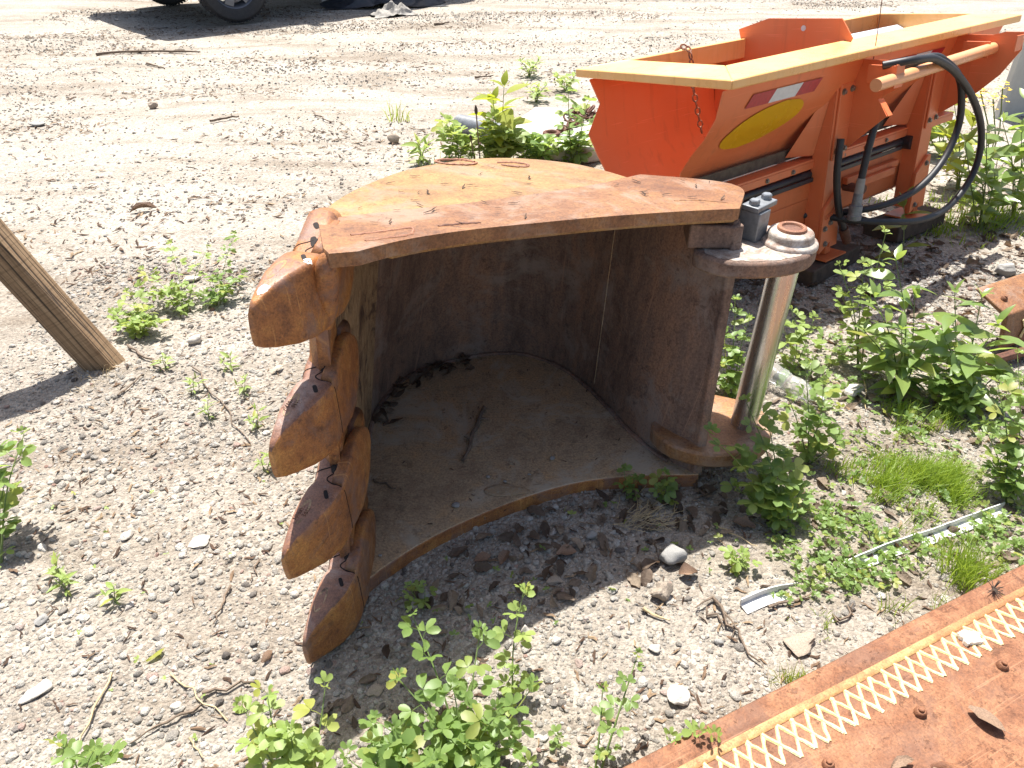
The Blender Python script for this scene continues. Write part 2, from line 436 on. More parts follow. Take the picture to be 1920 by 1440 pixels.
class MB:
    def __init__(self):
        self.v = []; self.f = []
    def add(self, vs, fs):
        n = len(self.v)
        self.v += [tuple(p) for p in vs]
        self.f += [tuple(i + n for i in f) for f in fs]
        return self
    def box(self, x0, x1, y0, y1, z0, z1):
        return self.add([(x0, y0, z0), (x1, y0, z0), (x1, y1, z0), (x0, y1, z0), (x0, y0, z1), (x1, y0, z1), (x1, y1, z1), (x0, y1, z1)],
                        [(0, 3, 2, 1), (4, 5, 6, 7), (0, 1, 5, 4), (1, 2, 6, 5), (2, 3, 7, 6), (3, 0, 4, 7)])
    def prism(self, poly, axis, a0, a1):
        """polygon (2D) pushed along an axis; poly is given in the other two axes, in xyz order"""
        def P(p, a):
            return {'x': (a, p[0], p[1]), 'y': (p[0], a, p[1]), 'z': (p[0], p[1], a)}[axis]
        n = len(poly)
        vs = [P(p, a0) for p in poly] + [P(p, a1) for p in poly]
        fs = [tuple(range(n))[::-1], tuple(range(n, 2 * n))]
        fs += [(i, (i + 1) % n, n + (i + 1) % n, n + i) for i in range(n)]
        return self.add(vs, fs)
    def loft(self, rings, cap=True):
        n = len(rings[0]); k = len(rings)
        vs = [p for r in rings for p in r]
        fs = []
        for a in range(k - 1):
            for i in range(n):
                j = (i + 1) % n
                fs.append((a * n + i, a * n + j, (a + 1) * n + j, (a + 1) * n + i))
        if cap:
            fs.append(tuple(range(n))[::-1]); fs.append(tuple((k - 1) * n + i for i in range(n)))
        return self.add(vs, fs)
    def tube(self, pts, r, seg=8, cap=True, flat=1.0):
        pts = [Vector(p) for p in pts]
        rs = r if isinstance(r, (list, tuple)) else [r] * len(pts)
        rings = []; up = Vector((0.03, 0.02, 1))
        prev = None
        for i, p in enumerate(pts):
            t = (pts[min(i + 1, len(pts) - 1)] - pts[max(i - 1, 0)]).normalized()
            if prev is None:
                a = t.cross(up if abs(t.z) < 0.95 else Vector((1, 0, 0))).normalized()
            else:
                a = (prev - t * prev.dot(t)).normalized()
            prev = a
            c = t.cross(a)
            rings.append([tuple(p + (a * math.cos(2 * math.pi * k / seg) + c * math.sin(2 * math.pi * k / seg) * flat) * rs[i]) for k in range(seg)])
        return self.loft(rings, cap)
    def lathe(self, prof, seg=20, ax='z', cap=True):
        rings = []
        for rr, z in prof:
            ring = []
            for k in range(seg):
                a = 2 * math.pi * k / seg
                x, y = rr * math.cos(a), rr * math.sin(a)
                ring.append((x, y, z) if ax == 'z' else ((x, z, y) if ax == 'y' else (z, x, y)))
            rings.append(ring)
        return self.loft(rings, cap)
    def shift(self, d):
        self.v = [(p[0] + d[0], p[1] + d[1], p[2] + d[2]) for p in self.v]
        return self
    def xf(self, mtx):
        self.v = [tuple(mtx @ Vector(p)) for p in self.v]
        return self
    def mesh(self, name, mat=None, smooth=True, angle=35):
        me = bpy.data.meshes.new(name)
        me.from_pydata(self.v, [], self.f)
        bm = bmesh.new(); bm.from_mesh(me)
        bmesh.ops.recalc_face_normals(bm, faces=bm.faces)
        for e in bm.edges:
            e.smooth = not (len(e.link_faces) == 2 and e.calc_face_angle(0) > R(angle))
        for f in bm.faces:
            f.smooth = smooth
        bm.to_mesh(me); bm.free()
        if mat is not None:
            me.materials.append(mat)
        return me
    def build(self, name, mat, parent=None, smooth=True, bevel=0, angle=35, seg=2, wn=False):
        o = link(name, self.mesh(name, mat, smooth, angle), None, parent)
        if bevel:
            b = o.modifiers.new('bevel', 'BEVEL')
            b.width = bevel; b.segments = seg; b.limit_method = 'ANGLE'; b.angle_limit = R(30)
            b.harden_normals = False
        if bevel or wn:
            w = o.modifiers.new('weighted', 'WEIGHTED_NORMAL'); w.keep_sharp = True; w.weight = 80
        return o

def catmull(pts, n):
    P = [np.array(p, float) for p in pts]
    P = [2 * P[0] - P[1]] + P + [2 * P[-1] - P[-2]]
    out = []
    for i in range(1, len(P) - 2):
        for k in range(24):
            t = k / 24
            a, b, c, d = P[i - 1], P[i], P[i + 1], P[i + 2]
            out.append(0.5 * ((2 * b) + (c - a) * t + (2 * a - 5 * b + 4 * c - d) * t * t + (3 * b - a - 3 * c + d) * t ** 3))
    out.append(P[-2])
    out = np.array(out)
    s = np.concatenate([[0], np.cumsum(np.linalg.norm(np.diff(out, axis=0), axis=1))])
    q = np.linspace(0, s[-1], n)
    return np.array([np.interp(q, s, out[:, k]) for k in range(out.shape[1])]).T

def bolt_mesh(name, r=0.011, h=0.008, mat=None, axis='y'):
    b = MB()
    b.lathe([(r * 1.45, 0), (r * 1.45, h * 0.25)], 12, axis)
    b.lathe([(r, h * 0.25), (r, h), (r * 0.8, h * 1.15)], 6, axis)
    return b.mesh(name, mat, smooth=False)

def noisy(me, amp, freq, seed=0):
    n = len(me.vertices)
    co = np.empty(n * 3); me.vertices.foreach_get('co', co); co = co.reshape(-1, 3)
    no = np.empty(n * 3); me.vertices.foreach_get('normal', no); no = no.reshape(-1, 3)
    d = vnoise(co[:, 0] * freq, co[:, 1] * freq, co[:, 2] * freq, seed)
    co = co + no * (d * amp)[:, None]
    me.vertices.foreach_set('co', co.ravel()); me.update()
    return me

# ------------------------------------------------------------------ scattering of uncountable small stuff
def scatter(name, label, cat, pts, rot, scl, vid, col, sources, mat):
    me = bpy.data.meshes.new(name)
    n = len(pts)
    me.vertices.add(n)
    me.vertices.foreach_set('co', np.asarray(pts, np.float32).ravel())
    for nm, typ, key, dat in (('rot', 'FLOAT_VECTOR', 'vector', rot), ('scl', 'FLOAT_VECTOR', 'vector', scl)):
        a = me.attributes.new(nm, typ, 'POINT'); a.data.foreach_set(key, np.asarray(dat, np.float32).ravel())
    a = me.attributes.new('vid', 'INT', 'POINT'); a.data.foreach_set('value', np.asarray(vid, np.int32))
    a = me.attributes.new('col', 'FLOAT', 'POINT'); a.data.foreach_set('value', np.asarray(col, np.float32))
    o = bpy.data.objects.new(name, me); C.objects.link(o)
    tag(o, label, cat, kind='stuff')
    sc_col = bpy.data.collections.new(name + '_sources')
    for i, sm in enumerate(sources):
        if not sm.materials: sm.materials.append(mat)
        so = bpy.data.objects.new('%s_source_%02d' % (name, i), sm)
        sc_col.objects.link(so)
    ng = bpy.data.node_groups.new(name + '_nodes', 'GeometryNodeTree')
    ng.interface.new_socket('Geometry', in_out='INPUT', socket_type='NodeSocketGeometry')
    ng.interface.new_socket('Geometry', in_out='OUTPUT', socket_type='NodeSocketGeometry')
    gi = ng.nodes.new('NodeGroupInput'); go = ng.nodes.new('NodeGroupOutput')
    ip = ng.nodes.new('GeometryNodeInstanceOnPoints')
    ci = ng.nodes.new('GeometryNodeCollectionInfo')
    ci.inputs['Collection'].default_value = sc_col
    ci.inputs['Separate Children'].default_value = True
    ci.inputs['Reset Children'].default_value = True
    def na(nm, typ):
        k = ng.nodes.new('GeometryNodeInputNamedAttribute'); k.data_type = typ
        k.inputs['Name'].default_value = nm
        return k.outputs['Attribute']
    L = ng.links.new
    L(gi.outputs[0], ip.inputs['Points']); L(ci.outputs[0], ip.inputs['Instance'])
    ip.inputs['Pick Instance'].default_value = True
    L(na('vid', 'INT'), ip.inputs['Instance Index'])
    er = ng.nodes.new('FunctionNodeEulerToRotation')
    L(na('rot', 'FLOAT_VECTOR'), er.inputs[0]); L(er.outputs[0], ip.inputs['Rotation'])
    L(na('scl', 'FLOAT_VECTOR'), ip.inputs['Scale'])
    L(ip.outputs[0], go.inputs[0])
    md = o.modifiers.new('scatter', 'NODES'); md.node_group = ng
    return o

def pebble_mesh(name, seed, sub=2, flat=0.62, rough=0.34, facet=False):
    bm = bmesh.new()
    bmesh.ops.create_icosphere(bm, subdivisions=sub, radius=1.0)
    rg = random.Random(seed)
    cuts = [(Vector((rg.gauss(0, 1), rg.gauss(0, 1), rg.gauss(0, 1))).normalized(), rg.uniform(0.55, 0.85)) for _ in range(5)]
    for v in bm.verts:
        p = v.co
        d = float(vnoise([p.x * 1.3 + seed * 7], [p.y * 1.3], [p.z * 1.3], seed)[0])
        p = p * (1 + rough * d)
        for n, k in cuts:
            e = p.dot(n) - k
            if e > 0: p = p - n * e * (0.9 if facet else 0.75)
        v.co = Vector((p.x, p.y * rg.uniform(0.98, 1.02), p.z * flat))
    for f in bm.faces: f.smooth = not facet
    me = bpy.data.meshes.new(name); bm.to_mesh(me); bm.free()
    return me

# ================================================================== GROUND
def grade(lo, hi, step, far_lo, far_hi, grow=1.13):
    a = list(np.arange(lo, hi + 1e-6, step))
    s = step
    x = a[-1]
    while x < far_hi:
        s *= grow; x += s; a.append(x)
    s = step; x = a[0]; pre = []
    while x > far_lo:
        s *= grow; x -= s; pre.append(x)
    return np.array(pre[::-1] + a)

gx = grade(-2.3, 2.9, 0.019, -90, 90)
gy = grade(0.45, 3.9, 0.019, -14, 160)
XX, YY = np.meshgrid(gx, gy)
ZZ = gz(XX, YY)
nx, ny = len(gx), len(gy)
me = bpy.data.meshes.new('ground')
vs = np.stack([XX, YY, ZZ], -1).reshape(-1, 3)
ii = np.arange(ny * nx).reshape(ny, nx)
fs = np.stack([ii[:-1, :-1], ii[:-1, 1:], ii[1:, 1:], ii[1:, :-1]], -1).reshape(-1, 4)
me.from_pydata(vs.tolist(), [], fs.tolist())
me.polygons.foreach_set('use_smooth', np.ones(len(me.polygons), bool))
ground = link('ground', me, M['soil'])
tag(ground, 'pale stony dirt yard of sand and gravel', 'ground', kind='structure')

# things' footprints, kept free of loose pebbles
BUCKET_BOTTOM = [(-0.385, 1.20), (-0.415, 1.45), (-0.44, 1.70), (-0.452, 1.85), (-0.435, 1.99), (-0.369, 2.133), (-0.28, 2.205), (-0.191, 2.25), (-0.09, 2.283), (0.019, 2.288),
                 (0.11, 2.25), (0.188, 2.183), (0.26, 2.075), (0.314, 1.963), (0.375, 1.83), (0.445, 1.72), (0.53, 1.64)]
BUCKET_TOP = [(-0.375, 1.335), (-0.40, 1.52), (-0.397, 1.66), (-0.37, 1.82), (-0.325, 1.95), (-0.26, 2.065), (-0.18, 2.16), (-0.105, 2.22), (-0.02, 2.255), (0.06, 2.265),
              (0.15, 2.24), (0.225, 2.19), (0.29, 2.115), (0.345, 2.03), (0.41, 1.93), (0.475, 1.83), (0.55, 1.745)]

def in_poly(px, py, poly):
    c = np.zeros(len(px), bool)
    n = len(poly)
    for i in range(n):
        x0, y0 = poly[i]; x1, y1 = poly[(i + 1) % n]
        t = ((y0 > py) != (y1 > py)) & (px < (x1 - x0) * (py - y0) / (y1 - y0 + 1e-12) + x0)
        c ^= t
    return c

PLATE_A = Vector((0.243, 0.761)); PLATE_B = Vector((1.28, 1.262))

def pebbles(name, label, n, xr, yr, smin, smax, pw, keep, seed, sub):
    g = np.random.default_rng(seed)
    x = g.uniform(*xr, n); y = g.uniform(*yr, n)
    k = keep(x, y, g)
    k &= ~in_poly(x, y, BUCKET_BOTTOM + [(0.2, 1.61), (-0.144, 1.44), (-0.355, 1.25)])
    dv = PLATE_B - PLATE_A
    side = (x - PLATE_A.x) * dv.y - (y - PLATE_A.y) * dv.x
    k &= side < 0.01
    x, y = x[k], y[k]; n = len(x)
    s = smin + (smax - smin) * g.uniform(0, 1, n) ** pw
    z = gz(x, y) + s * 0.12
    pts = np.stack([x, y, z], -1)
    rot = np.stack([g.normal(0, 0.25, n), g.normal(0, 0.25, n), g.uniform(0, 6.28, n)], -1)
    scl = np.stack([s * g.uniform(0.8, 1.25, n), s * g.uniform(0.7, 1.1, n), s * g.uniform(0.8, 1.35, n)], -1)
    src = [pebble_mesh('%s_shape_%d' % (name, i), seed * 10 + i, sub, 0.62, 0.34, i % 2 == 1) for i in range(7)]
    return scatter(name, label, 'gravel', pts, rot, scl, g.integers(0, 7, n), np.clip(g.beta(2.2, 1.8, n), 0, 1), src, M['pebble'])

def lanes(x, y):
    """bare wheel tracks in the yard: 1 where the ground is swept smooth"""
    v = vnoise(x * 0.33 + y * 0.1, y * 1.15 - x * 0.16, 0, 3)
    return sstep(-0.15, 0.35, v) * sstep(2.6, 3.8, y)

def keep_fine(x, y, g):
    d = 0.55 + 0.45 * vnoise(x * 2.1, y * 2.1, 0, 21)
    return g.uniform(0, 1, len(x)) < np.clip(d, 0.15, 1)
def keep_mid(x, y, g):
    d = 0.5 + 0.6 * vnoise(x * 1.6, y * 1.6, 0, 22)
    return g.uniform(0, 1, len(x)) < np.clip(d, 0.06, 1)
def keep_far(x, y, g):
    d = (0.5 + 0.55 * vnoise(x * 0.9, y * 2.4, 0, 23)) * (1 - 0.85 * lanes(x, y))
    return g.uniform(0, 1, len(x)) < np.clip(d, 0.03, 1)

pebbles('gravel', 'fine pale grit covering the near ground', 85000, (-1.9, 2.3), (0.62, 3.1), 0.0024, 0.0065, 1.5, keep_fine, 3, 1)
pebbles('gravel', 'loose pale pebbles strewn over the near ground', 21000, (-1.9, 2.4), (0.62, 3.2), 0.005, 0.0135, 2.2, keep_mid, 4, 2)
pebbles('gravel', 'small stones and grit over the yard behind the bucket', 65000, (-5.5, 5.5), (3.0, 11.5), 0.005, 0.014, 2.6, keep_far, 5, 1)

# dark crumbs of leaf and bark lying among the stones
def crumb(name, seed):
    b = MB(); g = random.Random(seed)
    pts = [(0.0 + i * 0.33 - 0.5, g.uniform(-0.12, 0.12), g.uniform(0, 0.16)) for i in range(4)]
    b.tube(pts, [0.05, 0.11, 0.1, 0.04], 4, True, 0.5)
    return b.mesh(name, None, False)
def crumbs(name, label, n, xr, yr, smin, smax, keep, seed, zoff=0.003):
    g = np.random.default_rng(seed)
    x = g.uniform(*xr, n); y = g.uniform(*yr, n)
    k = keep(x, y, g)
    k &= ~in_poly(x, y, BUCKET_BOTTOM)
    x, y = x[k], y[k]; n = len(x)
    s = g.uniform(smin, smax, n)
    pts = np.stack([x, y, gz(x, y) + zoff], -1)
    rot = np.stack([g.normal(0, 0.15, n), g.normal(0, 0.2, n), g.uniform(0, 6.28, n)], -1)
    scl = np.stack([s, s * g.uniform(0.5, 1.2, n), s], -1)
    return scatter(name, label, 'litter', pts, rot, scl, g.integers(0, 5, n), g.uniform(0, 1, n), [crumb('%s_bit_%d' % (name, i), seed + i) for i in range(5)], M['litter_bit'])
def keep_band(x, y, g):
    d = (0.12 + sstep(-0.05, 0.5, vnoise(x * 0.8, y * 2.6, 0, 31))) * (1 - 0.85 * lanes(x, y))
    return g.uniform(0, 1, len(x)) < d
def keep_near(x, y, g):
    d = 0.35 + 0.65 * sstep(0.0, 0.5, vnoise(x * 1.7, y * 1.7, 0, 32))
    return g.uniform(0, 1, len(x)) < d
crumbs('plant_litter', 'dark crumbs of bark and leaf in streaks across the yard', 26000, (-5.5, 5), (2.8, 11), 0.015, 0.06, keep_band, 41)
crumbs('plant_litter', 'bits of twig and dead leaf among the near pebbles', 5200, (-1.8, 2.4), (0.65, 3.1), 0.008, 0.035, keep_near, 42)

# ================================================================== EXCAVATOR BUCKET LYING ON ITS SIDE
def top_z(x, y):
    return 0.91 - 0.058 * (x + 0.36) - 0.1285 * (y - 1.24)

bucket = thing('excavator_bucket', 'large rusty excavator bucket lying on its side with four teeth and chrome pin', 'bucket', (0.05, 1.75, 0))
def BB():
    b = MB(); return b
def bbuild(b, name, mat, parent=None, **k):
    b.shift((-0.05, -1.75, 0))
    return b.build(name, mat, parent or bucket, **k)

# curved shell
NS = 56
cb = catmull(BUCKET_BOTTOM, NS); ct = catmull(BUCKET_TOP, NS)
lev = np.linspace(0, 1, 14)
rows = []
for t in lev:
    p = cb * (1 - t) + ct * t
    z = (0.032) * (1 - t) + t * (top_z(p[:, 0], p[:, 1]) - 0.024)
    rows.append(np.stack([p[:, 0], p[:, 1], z], -1))
rows = np.array(rows)
tg = np.gradient(rows, axis=1)[..., :2]
nrm = np.stack([-tg[..., 1], tg[..., 0]], -1)
nrm /= np.linalg.norm(nrm, axis=-1, keepdims=True)
wob = 0.0025 * vnoise(rows[..., 0] * 6, rows[..., 1] * 6, rows[..., 2] * 6, 77)
inner = rows.copy(); inner[..., :2] += nrm * wob[..., None] * -1
outer = rows.copy(); outer[..., :2] += nrm * 0.024
b = BB()
nl = len(lev)
vin = inner.reshape(-1, 3); vout = outer.reshape(-1, 3)
idx = np.arange(nl * NS).reshape(nl, NS)
o2 = nl * NS
fs = []
for a in range(nl - 1):
    for i in range(NS - 1):
        fs.append((idx[a, i], idx[a, i + 1], idx[a + 1, i + 1], idx[a + 1, i]))
        fs.append((o2 + idx[a, i], o2 + idx[a + 1, i], o2 + idx[a + 1, i + 1], o2 + idx[a, i + 1]))
for a in range(nl - 1):
    for i in (0, NS - 1):
        fs.append((idx[a, i], idx[a + 1, i], o2 + idx[a + 1, i], o2 + idx[a, i]))
for i in range(NS - 1):
    for a in (0, nl - 1):
        fs.append((idx[a, i], idx[a, i + 1], o2 + idx[a, i + 1], o2 + idx[a, i]))
b.add(np.vstack([vin, vout]).tolist(), fs)
sh = bbuild(b, 'shell', M['rust_inside'])
sh.data.materials.append(M['rust_lip']); sh.data.materials.append(M['rust_tooth'])
for pl_ in sh.data.polygons:
    if pl_.center.x + 0.05 < -0.33 and pl_.center.y + 1.75 < 1.90:
        pl_.material_index = 2 if pl_.center.y + 1.75 < 1.40 else 1

# side plate on the ground
front_b = catmull([(-0.40, 1.135), (-0.359, 1.242), (-0.26, 1.345), (-0.144, 1.434), (0.02, 1.53), (0.185, 1.598), (0.36, 1.628), (0.545, 1.632)], 22)
back_b = [tuple(p) for p in (rows[0, :, :2] + nrm[0] * 0.032)][::-1]
poly = [tuple(p) for p in front_b] + back_b
def plate(poly, zlo, zhi, name, mat, bevel=0.006, warp=None):
    b = BB()
    n = len(poly)
    cx = sum(p[0] for p in poly) / n; cy = sum(p[1] for p in poly) / n
    rings = []
    for k, zf in ((1.0, zlo), (1.0, zhi)):
        rings.append([(p[0], p[1], zf(p[0], p[1])) for p in poly])
    b.loft(rings)
    return bbuild(b, name, mat, bevel=bevel)
lowp = plate(poly, lambda x, y: gzf(0.05, 1.75) - 0.03, lambda x, y: 0.034, 'side_plate', M['rust_floor'], 0.004)
lowp.data.materials.append(M['rust_tooth'])
for pl_ in lowp.data.polygons:
    if pl_.normal.z < 0.5: pl_.material_index = 1

# side plate on top: thin rear field and thicker front strip
top_out = [(-0.353, 1.262), (-0.325, 1.205), (-0.306, 1.222), (-0.207, 1.338), (-0.087, 1.428), (0.046, 1.503), (0.17, 1.57), (0.296, 1.63), (0.43, 1.687), (0.553, 1.732), (0.574, 1.79), (0.595, 1.85), (0.615, 1.91), (0.622, 1.97), (0.595, 2.02), (0.513, 2.05),
           (0.363, 2.065), (0.284, 2.173), (0.195, 2.256), (0.066, 2.293), (-0.065, 2.273), (-0.188, 2.179), (-0.295, 2.037), (-0.367, 1.856), (-0.404, 1.707), (-0.418, 1.572), (-0.405, 1.40)]
fr = catmull(top_out[2:10], 26); rt = catmull(top_out[9:17], 16); bk = catmull(top_out[16:], 40)
top_poly = [(p[0] - 0.004, p[1] + 0.012) for p in fr[3:]] + [tuple(p) for p in rt[1:]] + [tuple(p) for p in bk[1:]]
plate(top_poly, lambda x, y: top_z(x, y) - 0.026, lambda x, y: top_z(x, y) - 0.005, 'side_plate', M['rust_back'], 0.004)
fold = catmull([(0.363, 2.067), (0.21, 1.90), (0.052, 1.762), (-0.07, 1.665), (-0.191, 1.584), (-0.366, 1.466)], 24)
strip = [(-0.345, 1.262), (-0.328, 1.232)] + [tuple(p) for p in fr[1:]] + [tuple(p) for p in rt[1:]] + [tuple(p) for p in fold] + [(-0.39, 1.42)]
# raised a little above the field, its front edge hangs lower
b = BB()
def strip_hi(x, y):
    return top_z(x, y) + 0.015
rings = [[(p[0], p[1] - 0.002, top_z(*p) - 0.014) for p in strip], [(p[0], p[1] - 0.002, strip_hi(*p)) for p in strip]]
b.loft(rings)
fs_ = bbuild(b, 'front_strip', M['rust_top'], bevel=0.010, seg=3)
fs_['label'] = 'thick brown strip along the mouth of the upper side plate'
# right-hand end block where plate meets the hinge wall
b = BB()
hw = [(0.44, 1.735), (0.556, 1.733), (0.575, 1.78), (0.58, 1.95), (0.52, 1.99), (0.46, 1.93)]
b.loft([[(p[0], p[1], 0.70) for p in hw], [(p[0], p[1], top_z(*p) - 0.033) for p in hw]])
bbuild(b, 'hinge_block', M['rust_inside'], bevel=0.006)
b = BB()
b.loft([[(0.53, 1.632, 0.034), (0.556, 1.64, 0.034), (0.545, 1.80, 0.034), (0.40, 1.96, 0.034), (0.36, 1.93, 0.034)],
        [(0.552, 1.736, 0.76), (0.578, 1.745, 0.76), (0.575, 1.90, 0.74), (0.43, 2.05, 0.73), (0.40, 2.01, 0.73)]])
bbuild(b, 'hinge_wall', M['rust_inside'], bevel=0.005)

# fillet weld where shell meets the lower plate, and bend seam
def shell_pt(i, t):
    r0 = rows[:, i]
    return Vector([np.interp(t, lev, r0[:, k]) for k in range(3)])
g = random.Random(3)
b = BB()
pts = []
for i in range(6, NS - 2):
    p = shell_pt(i, 0.0); n = nrm[0, i]
    pts.append((p.x - n[0] * 0.006 + g.uniform(-.001, .001), p.y - n[1] * 0.006 + g.uniform(-.001, .001), 0.036))
b.tube(pts, [0.008 + g.uniform(-.002, .002) for _ in pts], 6)
bbuild(b, 'fillet_weld', M['rust_inside'])
b = BB()
pts = [tuple(shell_pt(43, t) + Vector((-nrm[0, 43][0] * 0.001, -nrm[0, 43][1] * 0.001, 0))) for t in np.linspace(0.05, 0.97, 12)]
b.tube(pts, 0.0016, 5)
bbuild(b, 'seam', M['rust_floor'])

# hinge ears, pin, boss
PIN = (0.69, 1.757)
ear_low = catmull([(0.44, 1.80), (0.412, 1.735), (0.458, 1.652), (0.557, 1.612), (0.65, 1.620), (0.73, 1.66), (0.772, 1.735), (0.772, 1.80), (0.735, 1.86), (0.64, 1.905), (0.52, 1.94)], 40)
ear_up = catmull([(0.50, 1.80), (0.458, 1.742), (0.495, 1.684), (0.556, 1.660), (0.652, 1.665), (0.732, 1.700), (0.782, 1.762), (0.788, 1.825), (0.755, 1.872), (0.67, 1.905), (0.54, 1.94)], 40)
for z0, z1, lab in ((0.078, 0.128, 'rusty lower hinge ear close to the ground'), (0.652, 0.697, 'upper hinge ear with pale top')):
    b = BB()
    ear = ear_low if z0 < 0.3 else ear_up
    b.prism([(p[0], p[1]) for p in ear], 'z', z0, z1)
    o = bbuild(b, 'hinge_ear', M['rust_top'] if z0 < 0.3 else M['rust_inside'], bevel=0.008)
    o['label'] = lab
    if z0 > 0.3:
        cxy = ear.mean(0); gg = random.Random(6)
        b = BB(); b.prism([tuple(cxy + (p - cxy) * gg.uniform(0.86, 0.95)) for p in ear], 'z', z1 - 0.004, z1 + 0.0012)
        bbuild(b, 'pale_top', M['ear_steel'], o)  # thin paler sheet on the ear's upper face
b = BB(); b.tube([(PIN[0], PIN[1], 0.10), (PIN[0] + 0.022, PIN[1] + 0.014, 0.68)], 0.0385, 36)
o = bbuild(b, 'hinge_pin', M['chrome']); o['label'] = 'polished steel hinge pin standing upright'
b = BB(); b.lathe([(0.073, 0.690), (0.072, 0.703), (0.066, 0.708), (0.060, 0.710), (0.057, 0.726), (0.052, 0.731), (0.036, 0.734)], 32); b.shift((PIN[0] + 0.022, PIN[1] + 0.024, 0))
boss = bbuild(b, 'pin_boss', M['ear_steel'], bevel=0.003)
b = BB()
ringp = [(PIN[0] + 0.022 + 0.031 * math.cos(a), PIN[1] + 0.024 + 0.031 * math.sin(a), 0.736) for a in np.linspace(0, 2 * math.pi, 25)]
b.tube(ringp, 0.0065, 8, False)
bbuild(b, 'ring', M['rust_weld'], boss)
b = BB(); b.lathe([(0.026, 0.7335), (0.026, 0.7355)], 18); b.shift((PIN[0] + 0.022, PIN[1] + 0.024, 0))
bbuild(b, 'grease_plug', M['rust_dark'], boss)
# retainer block with two bolts
b = BB(); mt = Matrix.Translation((0.620, 1.812, 0.698)) @ Matrix.Rotation(R(44), 4, 'Z')
b.box(-0.026, 0.026, -0.03, 0.03, 0, 0.078); b.xf(mt)
rb = bbuild(b, 'retainer_block', M['grey_steel'], bevel=0.003)
b = BB(); b.box(-0.03, 0.062, -0.024, 0.024, 0.0785, 0.092); b.xf(mt)
rc = bbuild(b, 'retainer_bar', M['grey_steel'], rb, bevel=0.002)
for dx in (-0.012, 0.046):
    bm_ = MB(); bm_.lathe([(0.0135, 0.092), (0.0135, 0.103), (0.011, 0.106)], 6); bm_.shift((dx, 0, 0)); bm_.xf(mt); bm_.shift((-0.05, -1.75, 0))
    bm_.build('bolt', M['grey_steel'], rb, smooth=False)

# ---- teeth: cap on an adapter clamped over the lip
def sect(x, yi, yo, hz, zc=0.0, pw=4.0, n=36, taper=0.0):
    """rounded rectangle across the tooth axis"""
    yc, ry = (yi + yo) / 2, (yi - yo) / 2
    out = []
    for k in range(n):
        a = 2 * math.pi * k / n
        c, s = math.cos(a), math.sin(a)
        cy = math.copysign(abs(c) ** (2 / pw), c); cz = math.copysign(abs(s) ** (2 / pw), s)
        out.append((x, yc + ry * cy * (1 - taper * cz), zc + hz * cz))
    return out
TEETH = [(-0.390, 1.296, 0.820), (-0.398, 1.255, 0.558), (-0.396, 1.201, 0.325), (-0.395, 1.176, 0.074)]
TOOTH_LABELS = ['top tooth with bright sunlit upper face', 'second tooth from the top', 'third tooth from the top with cast numbers', 'lowest tooth resting on the gravel']
def text_mesh(txt, size, depth):
    cu = bpy.data.curves.new('lettering', 'FONT')
    cu.body = txt; cu.size = size; cu.extrude = depth; cu.resolution_u = 2
    cu.align_x = 'CENTER'; cu.align_y = 'CENTER'
    to = bpy.data.objects.new('lettering', cu); C.objects.link(to)
    dg = bpy.context.evaluated_depsgraph_get()
    me = bpy.data.meshes.new_from_object(to.evaluated_get(dg))
    bpy.data.objects.remove(to)
    return me
